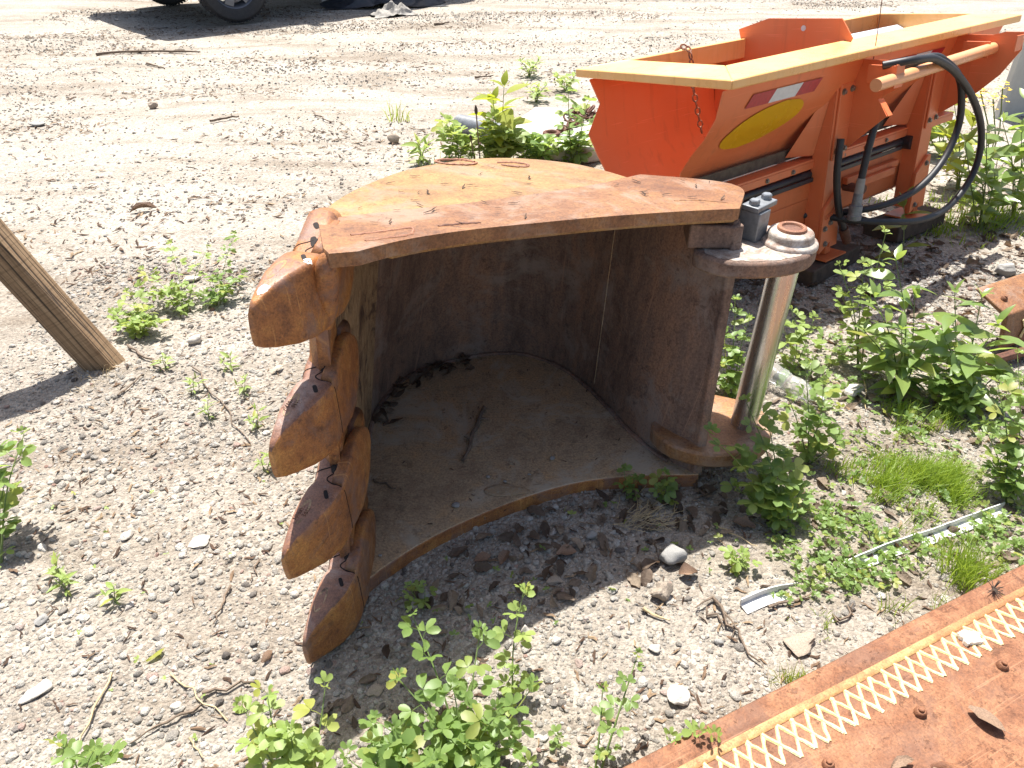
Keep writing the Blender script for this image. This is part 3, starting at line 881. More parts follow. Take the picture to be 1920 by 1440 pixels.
for i, (tx, ty, tz) in enumerate(TEETH):
    ang = math.atan2(-0.97, -0.235) + R((0, 1.5, -1, 2)[i])
    mt = Matrix.Translation((tx - 0.05, ty - 1.75, tz)) @ Matrix.Rotation(ang, 4, 'Z') @ Matrix.Rotation(R((-4, 1, 3, 2)[i]), 4, 'Y')
    s = 1.0
    cap = MB()
    cap.loft([sect(0.0, 0.037, -0.040, 0.066, 0, 7), sect(0.02, 0.039, -0.042, 0.070, 0, 7), sect(0.055, 0.036, -0.042, 0.069, 0, 7), sect(0.095, 0.022, -0.040, 0.065, 0, 6),
              sect(0.135, 0.001, -0.036, 0.053, -0.002, 5), sect(0.160, -0.012, -0.034, 0.042, -0.004, 4), sect(0.176, -0.019, -0.031, 0.030, -0.006, 3)])
    cap.v = [(x_, y_, z_ * 1.12) for x_, y_, z_ in cap.v]
    cap.xf(mt)
    ad = MB()
    if i:
        ad.loft([sect(-0.30, 0.0, -0.035, 0.03, 0, 3), sect(-0.22, 0.006, -0.045, 0.056, 0, 4), sect(-0.14, 0.016, -0.048, 0.064, 0, 6), sect(-0.06, 0.032, -0.046, 0.065, 0, 7), sect(0.004, 0.0350, -0.0385, 0.0615, 0, 7)])
    else:
        ad.loft([sect(-0.225, 0.02, -0.034, 0.030, 0.024, 2.6), sect(-0.195, 0.026, -0.046, 0.062, 0.030, 3), sect(-0.15, 0.032, -0.052, 0.076, 0.026, 3), sect(-0.10, 0.036, -0.050, 0.072, 0.016, 3.4), sect(-0.05, 0.036, -0.045, 0.066, 0.006, 5), sect(0.004, 0.0350, -0.0385, 0.0615, 0, 7)])
    ad.v = [(x_, y_ + (0.19 * x_ if x_ < 0 else 0), z_ * (1.11 if i else 1.04)) for x_, y_, z_ in ad.v]
    ad.xf(mt)
    ao = ad.build('tooth_adapter', M['rust_tooth'], bucket, angle=75, wn=True)
    co_ = cap.build('tooth', M['rust_tooth'], bucket, angle=75, wn=True)
    co_['label'] = TOOTH_LABELS[i]
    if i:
        for ob_ in (ao, co_):                       # shade under the tooth above, painted into the upper faces as darker rust
            ob_.data.materials.append(M['rust_tooth_shade'])
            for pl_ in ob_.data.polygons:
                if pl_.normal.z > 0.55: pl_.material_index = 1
    # inner leg of the adapter, leaf shaped, lying on the lip
    lg = MB()
    lg.loft([sect(0.0, 0.0362, 0.0, 0.068, 0, 7), sect(-0.04, 0.038, 0.0, 0.080, 0, 6), sect(-0.09, 0.037, 0.0, 0.092, 0, 5), sect(-0.14, 0.034, 0.0, 0.092, 0, 4), sect(-0.19, 0.029, 0.0, 0.072, 0, 3.4), sect(-0.235, 0.022, 0.0, 0.034, 0, 3), sect(-0.25, 0.016, 0.0, 0.012, 0, 3)])
    lg.v = [(x_, y_ + (0.15 * x_ if x_ < 0 else 0), z_) for x_, y_, z_ in lg.v]
    lg.xf(mt)
    lg.build('inner_leg', M['rust_tooth'], ao, angle=75, wn=True)
    # slots of the locking pin, hooked seam and cast lettering laid on the real upper surface
    from mathutils.bvhtree import BVHTree
    both = MB(); both.add(cap.v, cap.f); both.add(ad.v, ad.f); both.add(lg.v, lg.f)
    tree = BVHTree.FromPolygons([Vector(v_) for v_ in both.v], [f_ for f_ in both.f])
    inv = mt.inverted(); m3 = mt.to_3x3()
    def drop(x_, y_):
        h_ = tree.ray_cast(mt @ Vector((x_, y_, 0.3)), m3 @ Vector((0, 0, -1)))[0]
        return (inv @ h_).z if h_ is not None else 0.06
    def side(x_, z_):
        h_ = tree.ray_cast(mt @ Vector((x_, 0.3, z_)), m3 @ Vector((0, -1, 0)))[0]
        return (inv @ h_).y if h_ is not None else 0.036
    for (sx, sy, hx, hy, rot, nm) in ((-0.050, -0.010, 0.017, 0.0065, 28, 'pin_slot'), (0.034, 0.012, 0.013, 0.0046, 34, 'lock_slot'), (-0.098, -0.026, 0.011, 0.0055, 40, 'pin_slot')):
        sm = MB(); vs_ = []; nn_ = 16
        for a_ in np.linspace(0, 2 * math.pi, nn_ + 1)[:-1]:
            ex, ey = hx * math.copysign(abs(math.cos(a_)) ** 0.6, math.cos(a_)), hy * math.copysign(abs(math.sin(a_)) ** 0.6, math.sin(a_))
            cx_, sy_ = math.cos(R(rot)), math.sin(R(rot))
            x_, y_ = sx + ex * cx_ - ey * sy_, sy + ex * sy_ + ey * cx_
            vs_.append((x_, y_, drop(x_, y_) + 0.0006))
        sm.add(vs_, [tuple(range(nn_))]); sm.xf(mt)
        sm.build(nm, M['slot_dark'], co_ if sx > 0 else ao)
    gr = MB()
    q = catmull([(-0.030, -0.046), (-0.042, -0.030), (-0.056, -0.006), (-0.040, -0.001), (-0.018, -0.012), (-0.007, 0.004), (-0.003, 0.028)], 34)
    path = [(p[0], p[1], drop(p[0], p[1]) + 0.0001) for p in q] + [(-0.002, side(-0.002, z_) + 0.0001, z_) for z_ in np.linspace(0.058, -0.060, 12)]
    gr.tube(path, 0.0015, 5); gr.xf(mt)
    gr.build('seam', M['slot_dark'], ao)
    # shallow worn pocket on the upper face
    pk = MB(); vs_ = []
    for a_ in np.linspace(0, 2 * math.pi, 17)[:-1]:
        x_, y_ = 0.084 + 0.030 * math.cos(a_) - 0.004 * math.sin(a_), -0.016 + 0.0105 * math.sin(a_)
        vs_.append((x_, y_, drop(x_, y_) + 0.0004))
    pk.add(vs_, [tuple(range(16))]); pk.xf(mt)
    pk.build('worn_pocket', M['rust_lip'] if i else M['rust_back'], co_)
    if i in (1, 2):
        lines = ('0110', 'ZV0172') if i == 1 else ('20352', 'LOT1012N')
        for txt, dy in zip(lines, (-0.009, -0.022)):
            tm = text_mesh(txt, 0.0125, 0.0005)
            tm.transform(mt @ Matrix.Translation((0.082, dy, drop(0.082, dy) + 0.0007)) @ Matrix.Rotation(R(-4), 4, 'Z'))
            tm.materials.clear(); tm.materials.append(M['rust_dark'])
            link('cast_lettering', tm, None, co_)
    # white bird marks
    if i == 0:
        for (px, py, rr) in ((0.138, -0.014, 0.013), (0.045, 0.026, 0.012)):
            sp = MB(); gg = random.Random(int(px * 1000)); vs_ = []
            for a_ in np.linspace(0, 2 * math.pi, 13)[:-1]:
                k_ = gg.uniform(0.55, 1.2)
                x_, y_ = px + rr * k_ * math.cos(a_), py + rr * 0.8 * k_ * math.sin(a_)
                vs_.append((x_, y_, drop(x_, y_) + 0.0010))
            sp.add(vs_, [tuple(range(12))]); sp.xf(mt)
            sp.build('white_mark', M['dropping'], co_)

# corner web: the upper plate's front edge flows down into the top adapter
b = BB(); b.tube([(-0.335, 1.255, 0.912), (-0.337, 1.255, 0.905), (-0.342, 1.257, 0.885), (-0.352, 1.265, 0.85), (-0.365, 1.285, 0.79), (-0.374, 1.305, 0.73)], [0.008, 0.016, 0.022, 0.026, 0.026, 0.012], 16)
bbuild(b, 'corner_web', M['rust_tooth'])
# lip between the adapters: thick edge of the floor plate with scallops
lp = MB()
sec = []
for k in range(41):
    t = k / 40
    z = 0.034 + t * 0.84
    y0 = 1.20 + t * 0.135
    near = min(abs(z - q[2]) for q in TEETH)
    sc_ = 0.012 + 0.05 * sstep(0.02, 0.11, near)
    x0 = -0.395
    sec.append([(x0 + 0.016, y0 - 0.035 + float(sc_), z), (x0 + 0.010, y0 + 0.11, z), (x0 - 0.036, y0 + 0.12, z), (x0 - 0.036, y0 - 0.01 + float(sc_), z), (x0 - 0.012, y0 - 0.04 + float(sc_), z)])
lp.loft(sec)
bbuild(lp, 'lip', M['rust_tooth'], angle=50)

# weld scars on the upper side plate
def top_pt(x, y, up=0.0):
    return (x, y, top_z(x, y) + up)
def scar(path, r, name='weld_bead', up=-0.004, mat='rust_weld', seed=0):
    g = random.Random(seed)
    b = BB()
    q = catmull(path, max(10, len(path) * 5))
    b.tube([top_pt(p[0] + g.uniform(-.002, .002), p[1] + g.uniform(-.002, .002), up) for p in q], [r * g.uniform(0.6, 1.3) for _ in q], 6, True, 0.7)
    return bbuild(b, name, M[mat])
ov = [(-0.165 + 0.06 * math.cos(a), 2.175 + 0.035 * math.sin(a)) for a in np.linspace(0.4, 6.4, 11)]
scar(ov, 0.006, seed=1)
scar([(-0.045, 2.20), (0.0, 2.215), (0.045, 2.20), (0.04, 2.165), (0.0, 2.16), (-0.03, 2.175)], 0.005, seed=2)
scar([(-0.31, 1.345), (-0.25, 1.385), (-0.205, 1.415), (-0.20, 1.375), (-0.235, 1.345), (-0.28, 1.315)], 0.004, up=0.0145, seed=3)
scar([(-0.15, 1.44), (-0.11, 1.462), (-0.065, 1.482)], 0.004, up=0.0145, mat='rust_dark', seed=4)
scar([tuple(p) for p in fold], 0.016, up=-0.003, mat='rust_top', seed=5)
# pale scraped streak along the fold of the hinge end
scar([(0.40, 1.77), (0.47, 1.79), (0.54, 1.78)], 0.003, up=0.0145, mat='rust_top', seed=6)

# dirt lump and pebbles left inside on the lower plate
lm = pebble_mesh('dirt_lump', 91, 3, 0.25, 0.5)
o = link('dried_mud', lm, M['rust_floor'], bucket); o.location = (-0.02 - 0.05, 1.565 - 1.75, 0.036); o.scale = (0.055, 0.028, 0.012)
for k, (px, py, s) in enumerate([(-0.155, 1.50, 0.012), (0.12, 1.70, 0.009), (0.05, 1.63, 0.006), (-0.07, 1.62, 0.007), (-0.02, 1.60, 0.006), (-0.34, 1.32, 0.006)]):
    o = link('pebble', pebble_mesh('inside_pebble', 60 + k, 2), M['stone_grey'])
    o.location = (px, py, 0.036 + s * 0.4); o.scale = (s, s * 0.8, s * 0.8)
    tag(o, ['dark round pebble near the lower mouth edge inside the bucket', 'small grey pebble on bucket floor toward the hinge side', 'tiny pebble beside the dried mud in the bucket', 'tiny pebble left of the dried mud in the bucket', 'tiny pebble just behind the dried mud in the bucket', 'tiny dark pebble behind the lowest tooth'][k], 'pebble')

# ================================================================== ORANGE SPREADER HOPPER
SA, SC = 0.656, -0.123
SP = Vector((0.71, 2.531, 0.922))
SM = Euler((SC, 0, SA)).to_matrix()
VO = 0.9
spreader = thing('spreader_hopper', 'bright orange spreader hopper with open end standing on legs behind the bucket', 'spreader', SP + SM @ Vector((0, 0, -VO)), (SC, 0, SA))
LN, WD, RM = 2.07, 0.76, 0.150
def sbuild(b, name, mat, parent=None, **k):
    b.shift((0, 0, VO))
    return b.build(name, M[mat], parent or spreader, **k)
def sworld(u, w, v):
    return SP + SM @ Vector((u, w, v))

# rim: four mitred bars, flat top with a turned-down face
def rim_bar(a, b_, ia, ib, name='rim_bar'):
    """outer corner pair a,b and inner corner pair ia,ib in (u, w)"""
    m = MB()
    m.loft([[(a[0], a[1], 0.0), (a[0], a[1], -0.030), (ia[0], ia[1], -0.060), (ia[0], ia[1], 0.020)], [(b_[0], b_[1], 0.0), (b_[0], b_[1], -0.030), (ib[0], ib[1], -0.060), (ib[0], ib[1], 0.020)]])
    return sbuild(m, name, 'orange_rim_glare', bevel=0.004)
o_ = [(0, 0), (LN, 0), (LN, WD), (0, WD)]
i_ = [(RM, RM), (LN - RM, RM), (LN - RM, WD - RM), (RM, WD - RM)]
for k in range(4):
    rim_bar(o_[k], o_[(k + 1) % 4], i_[k], i_[(k + 1) % 4])

# sloping side walls (near and far); left end open
def wall(prof, mat, name, u0s, u1, lab=None):
    """prof: list of (w, v); u0s: left edge u for each profile point"""
    m = MB(); n = len(prof)
    th = 0.004
    vs = []
    for (w, v), u0 in zip(prof, u0s):
        vs += [(u0, w, v), (u1, w, v), (u0, w + th, v - th), (u1, w + th, v - th)]
    fs = []
    for k in range(n - 1):
        a, c = 4 * k, 4 * k + 4
        fs += [(a, a + 1, c + 1, c), (a + 2, c + 2, c + 3, a + 3), (a, c, c + 2, a + 2), (a + 1, a + 3, c + 3, c + 1)]
    fs += [(0, 2, 3, 1), (4 * n - 4, 4 * n - 3, 4 * n - 1, 4 * n - 2)]
    m.add(vs, fs)
    o = sbuild(m, name, mat)
    if lab: o['label'] = lab
    return o
near_prof = [(0.050, -0.040), (0.078, -0.13), (0.125, -0.205), (0.178, -0.265), (0.228, -0.335), (0.255, -0.42)]
wall(near_prof, 'orange', 'side_wall', [0.02, 0.028, 0.03, 0.03, 0.03, 0.05], LN - 0.05)
far_prof = [(WD - 0.05, -0.04), (WD - 0.06, -0.135), (WD - 0.07, -0.24), (WD - 0.09, -0.33), (WD - 0.15, -0.44), (WD - 0.2, -0.52)]
wall(far_prof, 'orange', 'side_wall', [0.03, 0.075, 0.0, 0.03, 0.05, 0.07], LN - 0.05)
m = MB(); m.prism([(0.06, -0.06), (WD - 0.06, -0.06), (WD - 0.2, -0.44), (0.25, -0.42)], 'x', LN - 0.052, LN - 0.046)
sbuild(m, 'end_wall', 'orange')
# inverted chute plate in the far compartment, evenly white
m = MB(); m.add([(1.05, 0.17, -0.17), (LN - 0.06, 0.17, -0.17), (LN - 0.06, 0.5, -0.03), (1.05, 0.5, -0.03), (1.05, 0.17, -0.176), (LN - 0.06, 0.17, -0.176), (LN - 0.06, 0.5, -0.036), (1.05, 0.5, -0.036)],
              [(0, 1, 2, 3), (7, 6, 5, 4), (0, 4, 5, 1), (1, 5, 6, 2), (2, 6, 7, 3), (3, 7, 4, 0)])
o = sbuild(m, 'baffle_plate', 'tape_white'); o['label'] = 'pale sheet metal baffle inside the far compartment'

# divider standing across the hopper, with a round hole
ud = 0.86
dv = [(0.13, -0.005), (0.11, 0.028), (0.165, 0.098), (0.50, 0.098), (WD - 0.11, 0.055), (WD - 0.13, 0.0), (WD - 0.14, -0.30), (0.21, -0.27)]
m = MB(); m.prism(dv, 'x', ud, ud + 0.006)
dvo = sbuild(m, 'divider_plate', 'orange')
dvo.rotation_euler = (0, 0, 0)
m = MB(); m.lathe([(0.011, ud - 0.0015), (0.011, ud - 0.0005)], 16, 'x'); m.shift((0, 0.33, 0.062)); sbuild(m, 'hole', 'tape_white', dvo)

# decals
ell = []
def wall_v(w, prof=near_prof):
    return np.interp(w, [p[0] for p in prof], [p[1] for p in prof])
def on_wall(u, v, off=0.003):
    w = float(np.interp(-v, [-p[1] for p in near_prof], [p[0] for p in near_prof]))
    return (u, w - off * 0.8, v - off * 0.55)
def decal(pts, name, mat, parent, off=0.004, rows_=8):
    """flat print on the sloping wall: pts is an outline in (u, v)"""
    m = MB()
    vv = [p[1] for p in pts]; v0, v1 = min(vv), max(vv)
    poly = pts + [pts[0]]
    vs = []; fs = []
    for k in range(rows_ + 1):
        v = v0 + (v1 - v0) * (k / rows_ * 0.998 + 0.001)
        xs = []
        for a, c in zip(poly[:-1], poly[1:]):
            if (a[1] - v) * (c[1] - v) <= 0 and a[1] != c[1]:
                xs.append(a[0] + (c[0] - a[0]) * (v - a[1]) / (c[1] - a[1]))
        vs += [on_wall(min(xs), v, off), on_wall(max(xs), v, off)]
    for k in range(rows_):
        fs.append((2 * k, 2 * k + 1, 2 * k + 3, 2 * k + 2))
    m.add(vs, fs)
    return sbuild(m, name, mat, parent)
nw = [o for o in bpy.data.objects if o.name == 'side_wall'][0]
decal([(0.36 + 0.205 * math.cos(a) + 0.03 * math.sin(a), -0.208 + 0.080 * math.sin(a) + 0.012 * math.cos(a)) for a in np.linspace(0, 2 * math.pi, 40)[:-1]], 'oval_decal', 'yellow', nw, rows_=18)
for a, c, mt_ in ((0.17, 0.30, 'tape_red'), (0.301, 0.46, 'tape_white'), (0.461, 0.58, 'tape_red'), (1.03, 1.25, 'tape_red'), (1.251, 1.38, 'tape_white'), (1.381, 1.49, 'tape_red')):
    decal([(a, -0.120), (c, -0.120), (c + 0.026, -0.074), (a + 0.026, -0.074)], 'reflective_tape', mt_, nw, rows_=3)

# conveyor underneath: rails, belt, strips
LO = 0.13
def bar(u0, u1, w0, w1, v0, v1, name, mat, parent=None, bevel=0.002):
    m = MB(); m.box(u0, u1, w0, w1, v0, v1)
    return sbuild(m, name, mat, parent, bevel=bevel)
bar(0.10, LN - 0.12, 0.215, 0.232, -0.415, -0.372, 'sealing_strip', 'olive_strip')
bar(0.10, LN - 0.14, 0.150, 0.215, -0.428, -0.418, 'upper_rail', 'orange')
r2 = bar(0.10, LN - 0.14, 0.150, 0.158, -0.458, -0.4285, 'upper_rail', 'orange')
bar(0.05, 1.50, 0.150, 0.50, -0.500, -0.468, 'conveyor_belt', 'belt', bevel=0.012)
bar(0.05, 1.46, 0.142, 0.149, -0.512, -0.494, 'belt_edge', 'belt')
bar(0.05, 1.62, 0.155, 0.170, -0.585, -0.515, 'lower_rail', 'orange_dark')
m = MB(); m.prism([(0.155, -0.586), (0.17, -0.77), (0.24, -0.80), (0.5, -0.80), (0.5, -0.586)], 'x', 0.12, 0.80); sbuild(m, 'lower_housing', 'orange_dark', bevel=0.003)
m = MB(); m.prism([(0.165, -0.586), (0.175, -0.70), (0.26, -0.76), (0.5, -0.76), (0.5, -0.586)], 'x', 0.98, 1.66); sbuild(m, 'lower_housing', 'orange_dark', bevel=0.003)
bolt_y = bolt_mesh('bolt', 0.009, 0.009, M['bolt'], 'y')
def bolt(u, w, v, parent, s=1.0):
    o = link('bolt', bolt_y, None, parent)
    o.location = (u, w, v + VO); o.scale = (s, -s, s)
    return o
for u in (0.28, 0.45, 0.62, 0.98, 1.15, 1.32):
    bolt(u, 0.149, -0.444, r2, 0.8)
m = MB(); m.lathe([(0.032, 0.12), (0.032, 0.2)], 16, 'y'); m.shift((1.505, 0, -0.485)); sbuild(m, 'belt_roller', 'belt')
m = MB(); m.box(1.0, 1.42, 0.125, 0.154, -0.575, -0.545); m.box(1.10, 1.36, 0.105, 0.1245, -0.60, -0.565); sbuild(m, 'tensioner', 'orange_dark', bevel=0.004)
m = MB(); m.lathe([(0.02, 0.06), (0.02, 0.154)], 12, 'y'); m.shift((1.03, 0, -0.59)); sbuild(m, 'tensioner_bolt', 'rust_dark')

# legs with brackets, gussets, arms
HL = 0.847
for li, u in enumerate((0.81, 1.55)):
    m = MB(); m.box(u - 0.05, u + 0.045, 0.085, 0.092, -0.79, -0.085); m.box(u - 0.05, u - 0.043, 0.0921, 0.16, -0.79, -0.09); m.box(u + 0.038, u + 0.045, 0.0921, 0.16, -0.79, -0.09)
    leg = sbuild(m, 'leg', 'orange', bevel=0.0015)
    m = MB(); m.box(u - 0.038, u + 0.052, 0.0745, 0.0845, -0.42, -0.125); sbuild(m, 'bolt_plate', 'orange', leg, bevel=0.003)
    for (du, v) in ((-0.02, -0.155), (0.035, -0.15), (-0.02, -0.385), (0.035, -0.38)):
        bolt(u + du, 0.074, v, leg)
    # lower bracket
    m = MB(); m.prism([(u - 0.055, -0.62), (u + 0.03, -0.55), (u + 0.055, -0.55), (u + 0.075, -0.80), (u + 0.02, -0.80), (u + 0.02, -0.775), (u - 0.055, -0.815)], 'y', 0.070, 0.0845)
    sbuild(m, 'foot_bracket', 'orange', leg, bevel=0.002)
    for (du, v) in ((-0.035, -0.705), (0.0, -0.685), (-0.02, -0.775), (0.02, -0.585)):
        bolt(u + du, 0.0695, v, leg)
    m = MB(); m.box(u + 0.024, u + 0.066, 0.09, 0.135, -HL + 0.006, -0.70); sbuild(m, 'foot_tube', 'orange_dark', leg, bevel=0.003)
    m = MB(); m.box(u - 0.035, u + 0.12, 0.045, 0.20, -HL - 0.002, -HL + 0.005); sbuild(m, 'foot_plate', 'orange_dark', leg)
    # gusset against the hopper wall
    m = MB(); m.add([(u - 0.052, 0.10, -0.12), (u - 0.052, 0.155, -0.40), (u - 0.16, 0.205, -0.395), (u - 0.058, 0.10, -0.12), (u - 0.058, 0.16, -0.405), (u - 0.165, 0.21, -0.40)],
                    [(0, 1, 2), (5, 4, 3), (0, 3, 4, 1), (1, 4, 5, 2), (2, 5, 3, 0)])
    sbuild(m, 'gusset', 'orange', leg)
    # arm reaching out in front, with a folded end that carries the bar
    ua = u + 0.05
    arm = [(0.092, -0.085), (0.065, -0.045), (-0.105, -0.045), (-0.112, -0.055), (-0.112, -0.135), (-0.03, -0.185), (-0.075, -0.245), (0.075, -0.385), (0.092, -0.39)] if li == 0 else \
          [(0.092, -0.085), (0.065, -0.035), (-0.09, -0.035), (-0.135, -0.022), (-0.205, -0.022), (-0.212, -0.09), (-0.15, -0.19), (-0.075, -0.265), (0.06, -0.36), (0.092, -0.37)]
    m = MB(); m.prism(arm, 'x', ua, ua + 0.006); ao = sbuild(m, 'arm', 'orange', leg)
    m = MB(); m.box(ua - 0.052, ua - 0.0005, -0.1125, -0.107, -0.135, -0.052) if li == 0 else m.box(ua - 0.06, ua - 0.0005, -0.21, -0.205, -0.09, -0.03)
    sbuild(m, 'arm_flange', 'orange', leg, bevel=0.001)
    m = MB(); m.box(ua - 0.052, ua - 0.045, -0.1065, 0.0, -0.12, -0.055); sbuild(m, 'arm_flange', 'orange', leg, bevel=0.001)
    m = MB(); m.add([(ua + 0.0065, -0.078, -0.245), (ua + 0.0065, -0.03, -0.187), (ua + 0.04, -0.03, -0.187), (ua + 0.04, -0.078, -0.245), (ua + 0.0065, -0.072, -0.25), (ua + 0.0065, -0.024, -0.192), (ua + 0.04, -0.024, -0.192), (ua + 0.04, -0.072, -0.25)],
                    [(0, 1, 2, 3), (7, 6, 5, 4), (0, 4, 5, 1), (1, 5, 6, 2), (2, 6, 7, 3), (3, 7, 4, 0)])
    sbuild(m, 'arm_flange', 'orange', leg)
    # far leg, mostly hidden
    m = MB(); m.box(u - 0.04, u + 0.04, WD - 0.13, WD - 0.07, -HL - 0.02, -0.09); sbuild(m, 'leg', 'orange', bevel=0.002)
m = MB(); m.tube([(0.70, -0.10, -0.108), (1.84, -0.10, -0.08)], 0.0235, 20); sbuild(m, 'round_bar', 'orange_bar')

# hoses
def hose(path, r, name='hose', n=70):
    m = MB(); q = catmull(path, n); m.tube([tuple(p) for p in q], r, 12)
    return sbuild(m, name, 'rubber')
hose([(0.80, -0.06, -0.055), (0.86, -0.13, -0.042), (0.95, -0.14, -0.046), (1.036, -0.14, -0.060), (1.209, -0.14, -0.127), (1.397, -0.14, -0.242), (1.547, -0.14, -0.383), (1.604, -0.14, -0.517), (1.561, -0.14, -0.636), (1.401, -0.14, -0.719), (1.169, -0.14, -0.721), (0.96, -0.10, -0.685), (0.85, 0.0, -0.67), (0.80, 0.12, -0.66), (0.76, 0.17, -0.66)], 0.0145, n=90)
hose([(0.93, -0.03, -0.10), (0.97, -0.10, -0.062), (1.05, -0.12, -0.052), (1.147, -0.12, -0.078), (1.283, -0.12, -0.147), (1.355, -0.12, -0.238), (1.385, -0.12, -0.368), (1.318, -0.12, -0.487), (1.17, -0.12, -0.568), (1.02, -0.09, -0.61), (0.91, -0.02, -0.635), (0.85, 0.1, -0.66), (0.80, 0.18, -0.66)], 0.0145, n=80)
h3 = hose([(0.915, -0.02, -0.22), (0.89, -0.02, -0.28), (0.870, -0.02, -0.35), (0.857, -0.02, -0.42), (0.846, -0.02, -0.495)], 0.0145, n=30)
m = MB(); m.tube([(0.846, -0.02, -0.49), (0.843, -0.02, -0.53), (0.841, -0.02, -0.551)], [0.016, 0.018, 0.018], 14); sbuild(m, 'hose_sleeve', 'rag', h3)
m = MB(); m.tube([(0.841, -0.02, -0.5511), (0.838, -0.02, -0.60), (0.8379, -0.02, -0.601), (0.836, -0.02, -0.64), (0.836, -0.02, -0.641), (0.8355, -0.02, -0.66)], [0.019, 0.020, 0.026, 0.027, 0.029, 0.028], 16); sbuild(m, 'hose_coupling', 'grey_steel', h3)
h4 = hose([(0.78, 0.055, -0.33), (0.772, 0.05, -0.40), (0.772, 0.045, -0.48), (0.79, 0.04, -0.57), (0.835, 0.04, -0.67), (0.87, 0.04, -0.72)], 0.0145, n=40)
m = MB(); m.tube([(0.87, 0.04, -0.72), (0.90, 0.04, -0.765), (0.915, 0.04, -0.79)], [0.020, 0.021, 0.019], 14); sbuild(m, 'hose_coupling', 'rust_dark', h4)

# chains: links on the open end and small ones on the leg bracket
def link_mesh(name, L_, W_, r, mat):
    pts = []
    for a in np.linspace(0, 2 * math.pi, 15):
        c, s = math.cos(a), math.sin(a)
        pts.append((W_ * s, 0, L_ * c + (L_ * 0.35 if c > 0 else -L_ * 0.35) * abs(c) ** 0.3))
    m = MB(); m.tube(pts, r, 6, False); return m.mesh(name, mat)
lk = link_mesh('chain_link', 0.0105, 0.0095, 0.0034, M['rust_weld'])
chain_path = catmull([(0.46, WD - 0.12, 0.022), (0.465, 0.60, 0.030), (0.465, 0.575, -0.01), (0.47, 0.56, -0.12), (0.485, 0.55, -0.20), (0.51, 0.54, -0.30)], 15)
ch = None
for k, p in enumerate(chain_path):
    d = chain_path[min(k + 1, 14)] - chain_path[max(k - 1, 0)]
    o = link('chain_link', lk, None, spreader)
    o.location = (p[0], p[1], p[2] + VO)
    q = Vector(d).to_track_quat('Z', 'Y') @ Euler((0, 0, (k % 2) * R(90) + 0.3)).to_quaternion()
    o.rotation_euler = q.to_euler()
lk2 = link_mesh('small_chain_link', 0.006, 0.005, 0.0018, M['orange_dark'])
for k in range(9):
    t = k / 8
    o = link('chain_link', lk2, None, spreader)
    o.location = (0.77 + 0.085 * t, 0.064, -0.655 + 0.075 * t - 0.018 * math.sin(math.pi * t) + VO)
    o.rotation_euler = Vector((0.09, 0, 0.075)).to_track_quat('Z', 'Y').to_euler() if k % 2 else (Vector((0.09, 0, 0.075)).to_track_quat('Z', 'Y') @ Euler((0, 0, R(90))).to_quaternion()).to_euler()
m = MB(); m.tube([(0.873, 0.02, -0.045), (0.874, 0.021, 0.10), (0.880, 0.03, 0.42)], 0.0018, 6); sbuild(m, 'thin_wire', 'rust_dark')
m = MB(); m.tube([(1.05, WD - 0.04, 0.005), (1.06, WD - 0.05, 0.035), (1.075, WD - 0.06, 0.03), (1.08, WD - 0.06, 0.005)], 0.006, 8); sbuild(m, 'hook', 'rust_dark')

# timber blocks under the feet
for k, (u, lab) in enumerate(((0.815, 'dark old timber block under the nearer foot of the orange spreader'), (1.55, 'dark old timber block under the further foot of the orange spreader'))):
    p = sworld(u + 0.045, 0.13, -HL)
    m = MB(); hz = p.z - 0.010 + 0.02
    m.box(-0.19, 0.22, -0.085, 0.10, -hz, 0.0)
    o = m.build('timber_block', M['timber_dark'], bevel=0.006)
    o.location = (p.x, p.y, p.z - 0.012); o.rotation_euler = (SC, 0, SA + R(4 if k == 0 else -3))
    tag(o, lab, 'timber', 'timber blocks under the spreader')

# ================================================================== RUSTY PLATE WITH DIAMOND WELD BEADS (lower right)
pa, pb = PLATE_A, PLATE_B
du_ = (pb - pa).normalized()
plate_o = thing('steel_plate', 'flat orange rusty steel plate with diamond weld beads at lower right', 'steel plate', (pa.x, pa.y, 0.0), (R(-1.0), R(0.3), math.atan2(du_.y, du_.x)))
def pbuild(b, name, mat, parent=None, **k):
    return b.build(name, M[mat], parent or plate_o, **k)
# local: x along the edge, -y towards the camera, z up
m = MB()
prof = [(0.0, 0.02), (0.0, 0.083), (-0.004, 0.089), (-0.030, 0.090), (-0.040, 0.0895), (-0.052, 0.084), (-0.064, 0.0825), (-0.30, 0.080), (-1.0, 0.074), (-1.0, 0.05), (-0.06, 0.055)]
secs = []
for k in range(25):
    x = -0.6 + 2.4 * k / 24
    secs.append([(x, y, z + 0.0012 * math.sin(x * 9 + y * 5)) for y, z in prof])
m.loft(secs)
pbuild(m, 'plate', 'rust_plate', bevel=0)
m = MB(); m.tube([(x, -0.052, 0.0835 + 0.0012 * math.sin(x * 9 - 0.26)) for x in np.linspace(-0.59, 1.79, 30)], 0.012, 10, True, 0.28); pbuild(m, 'edge_bead', 'edge_yellow')
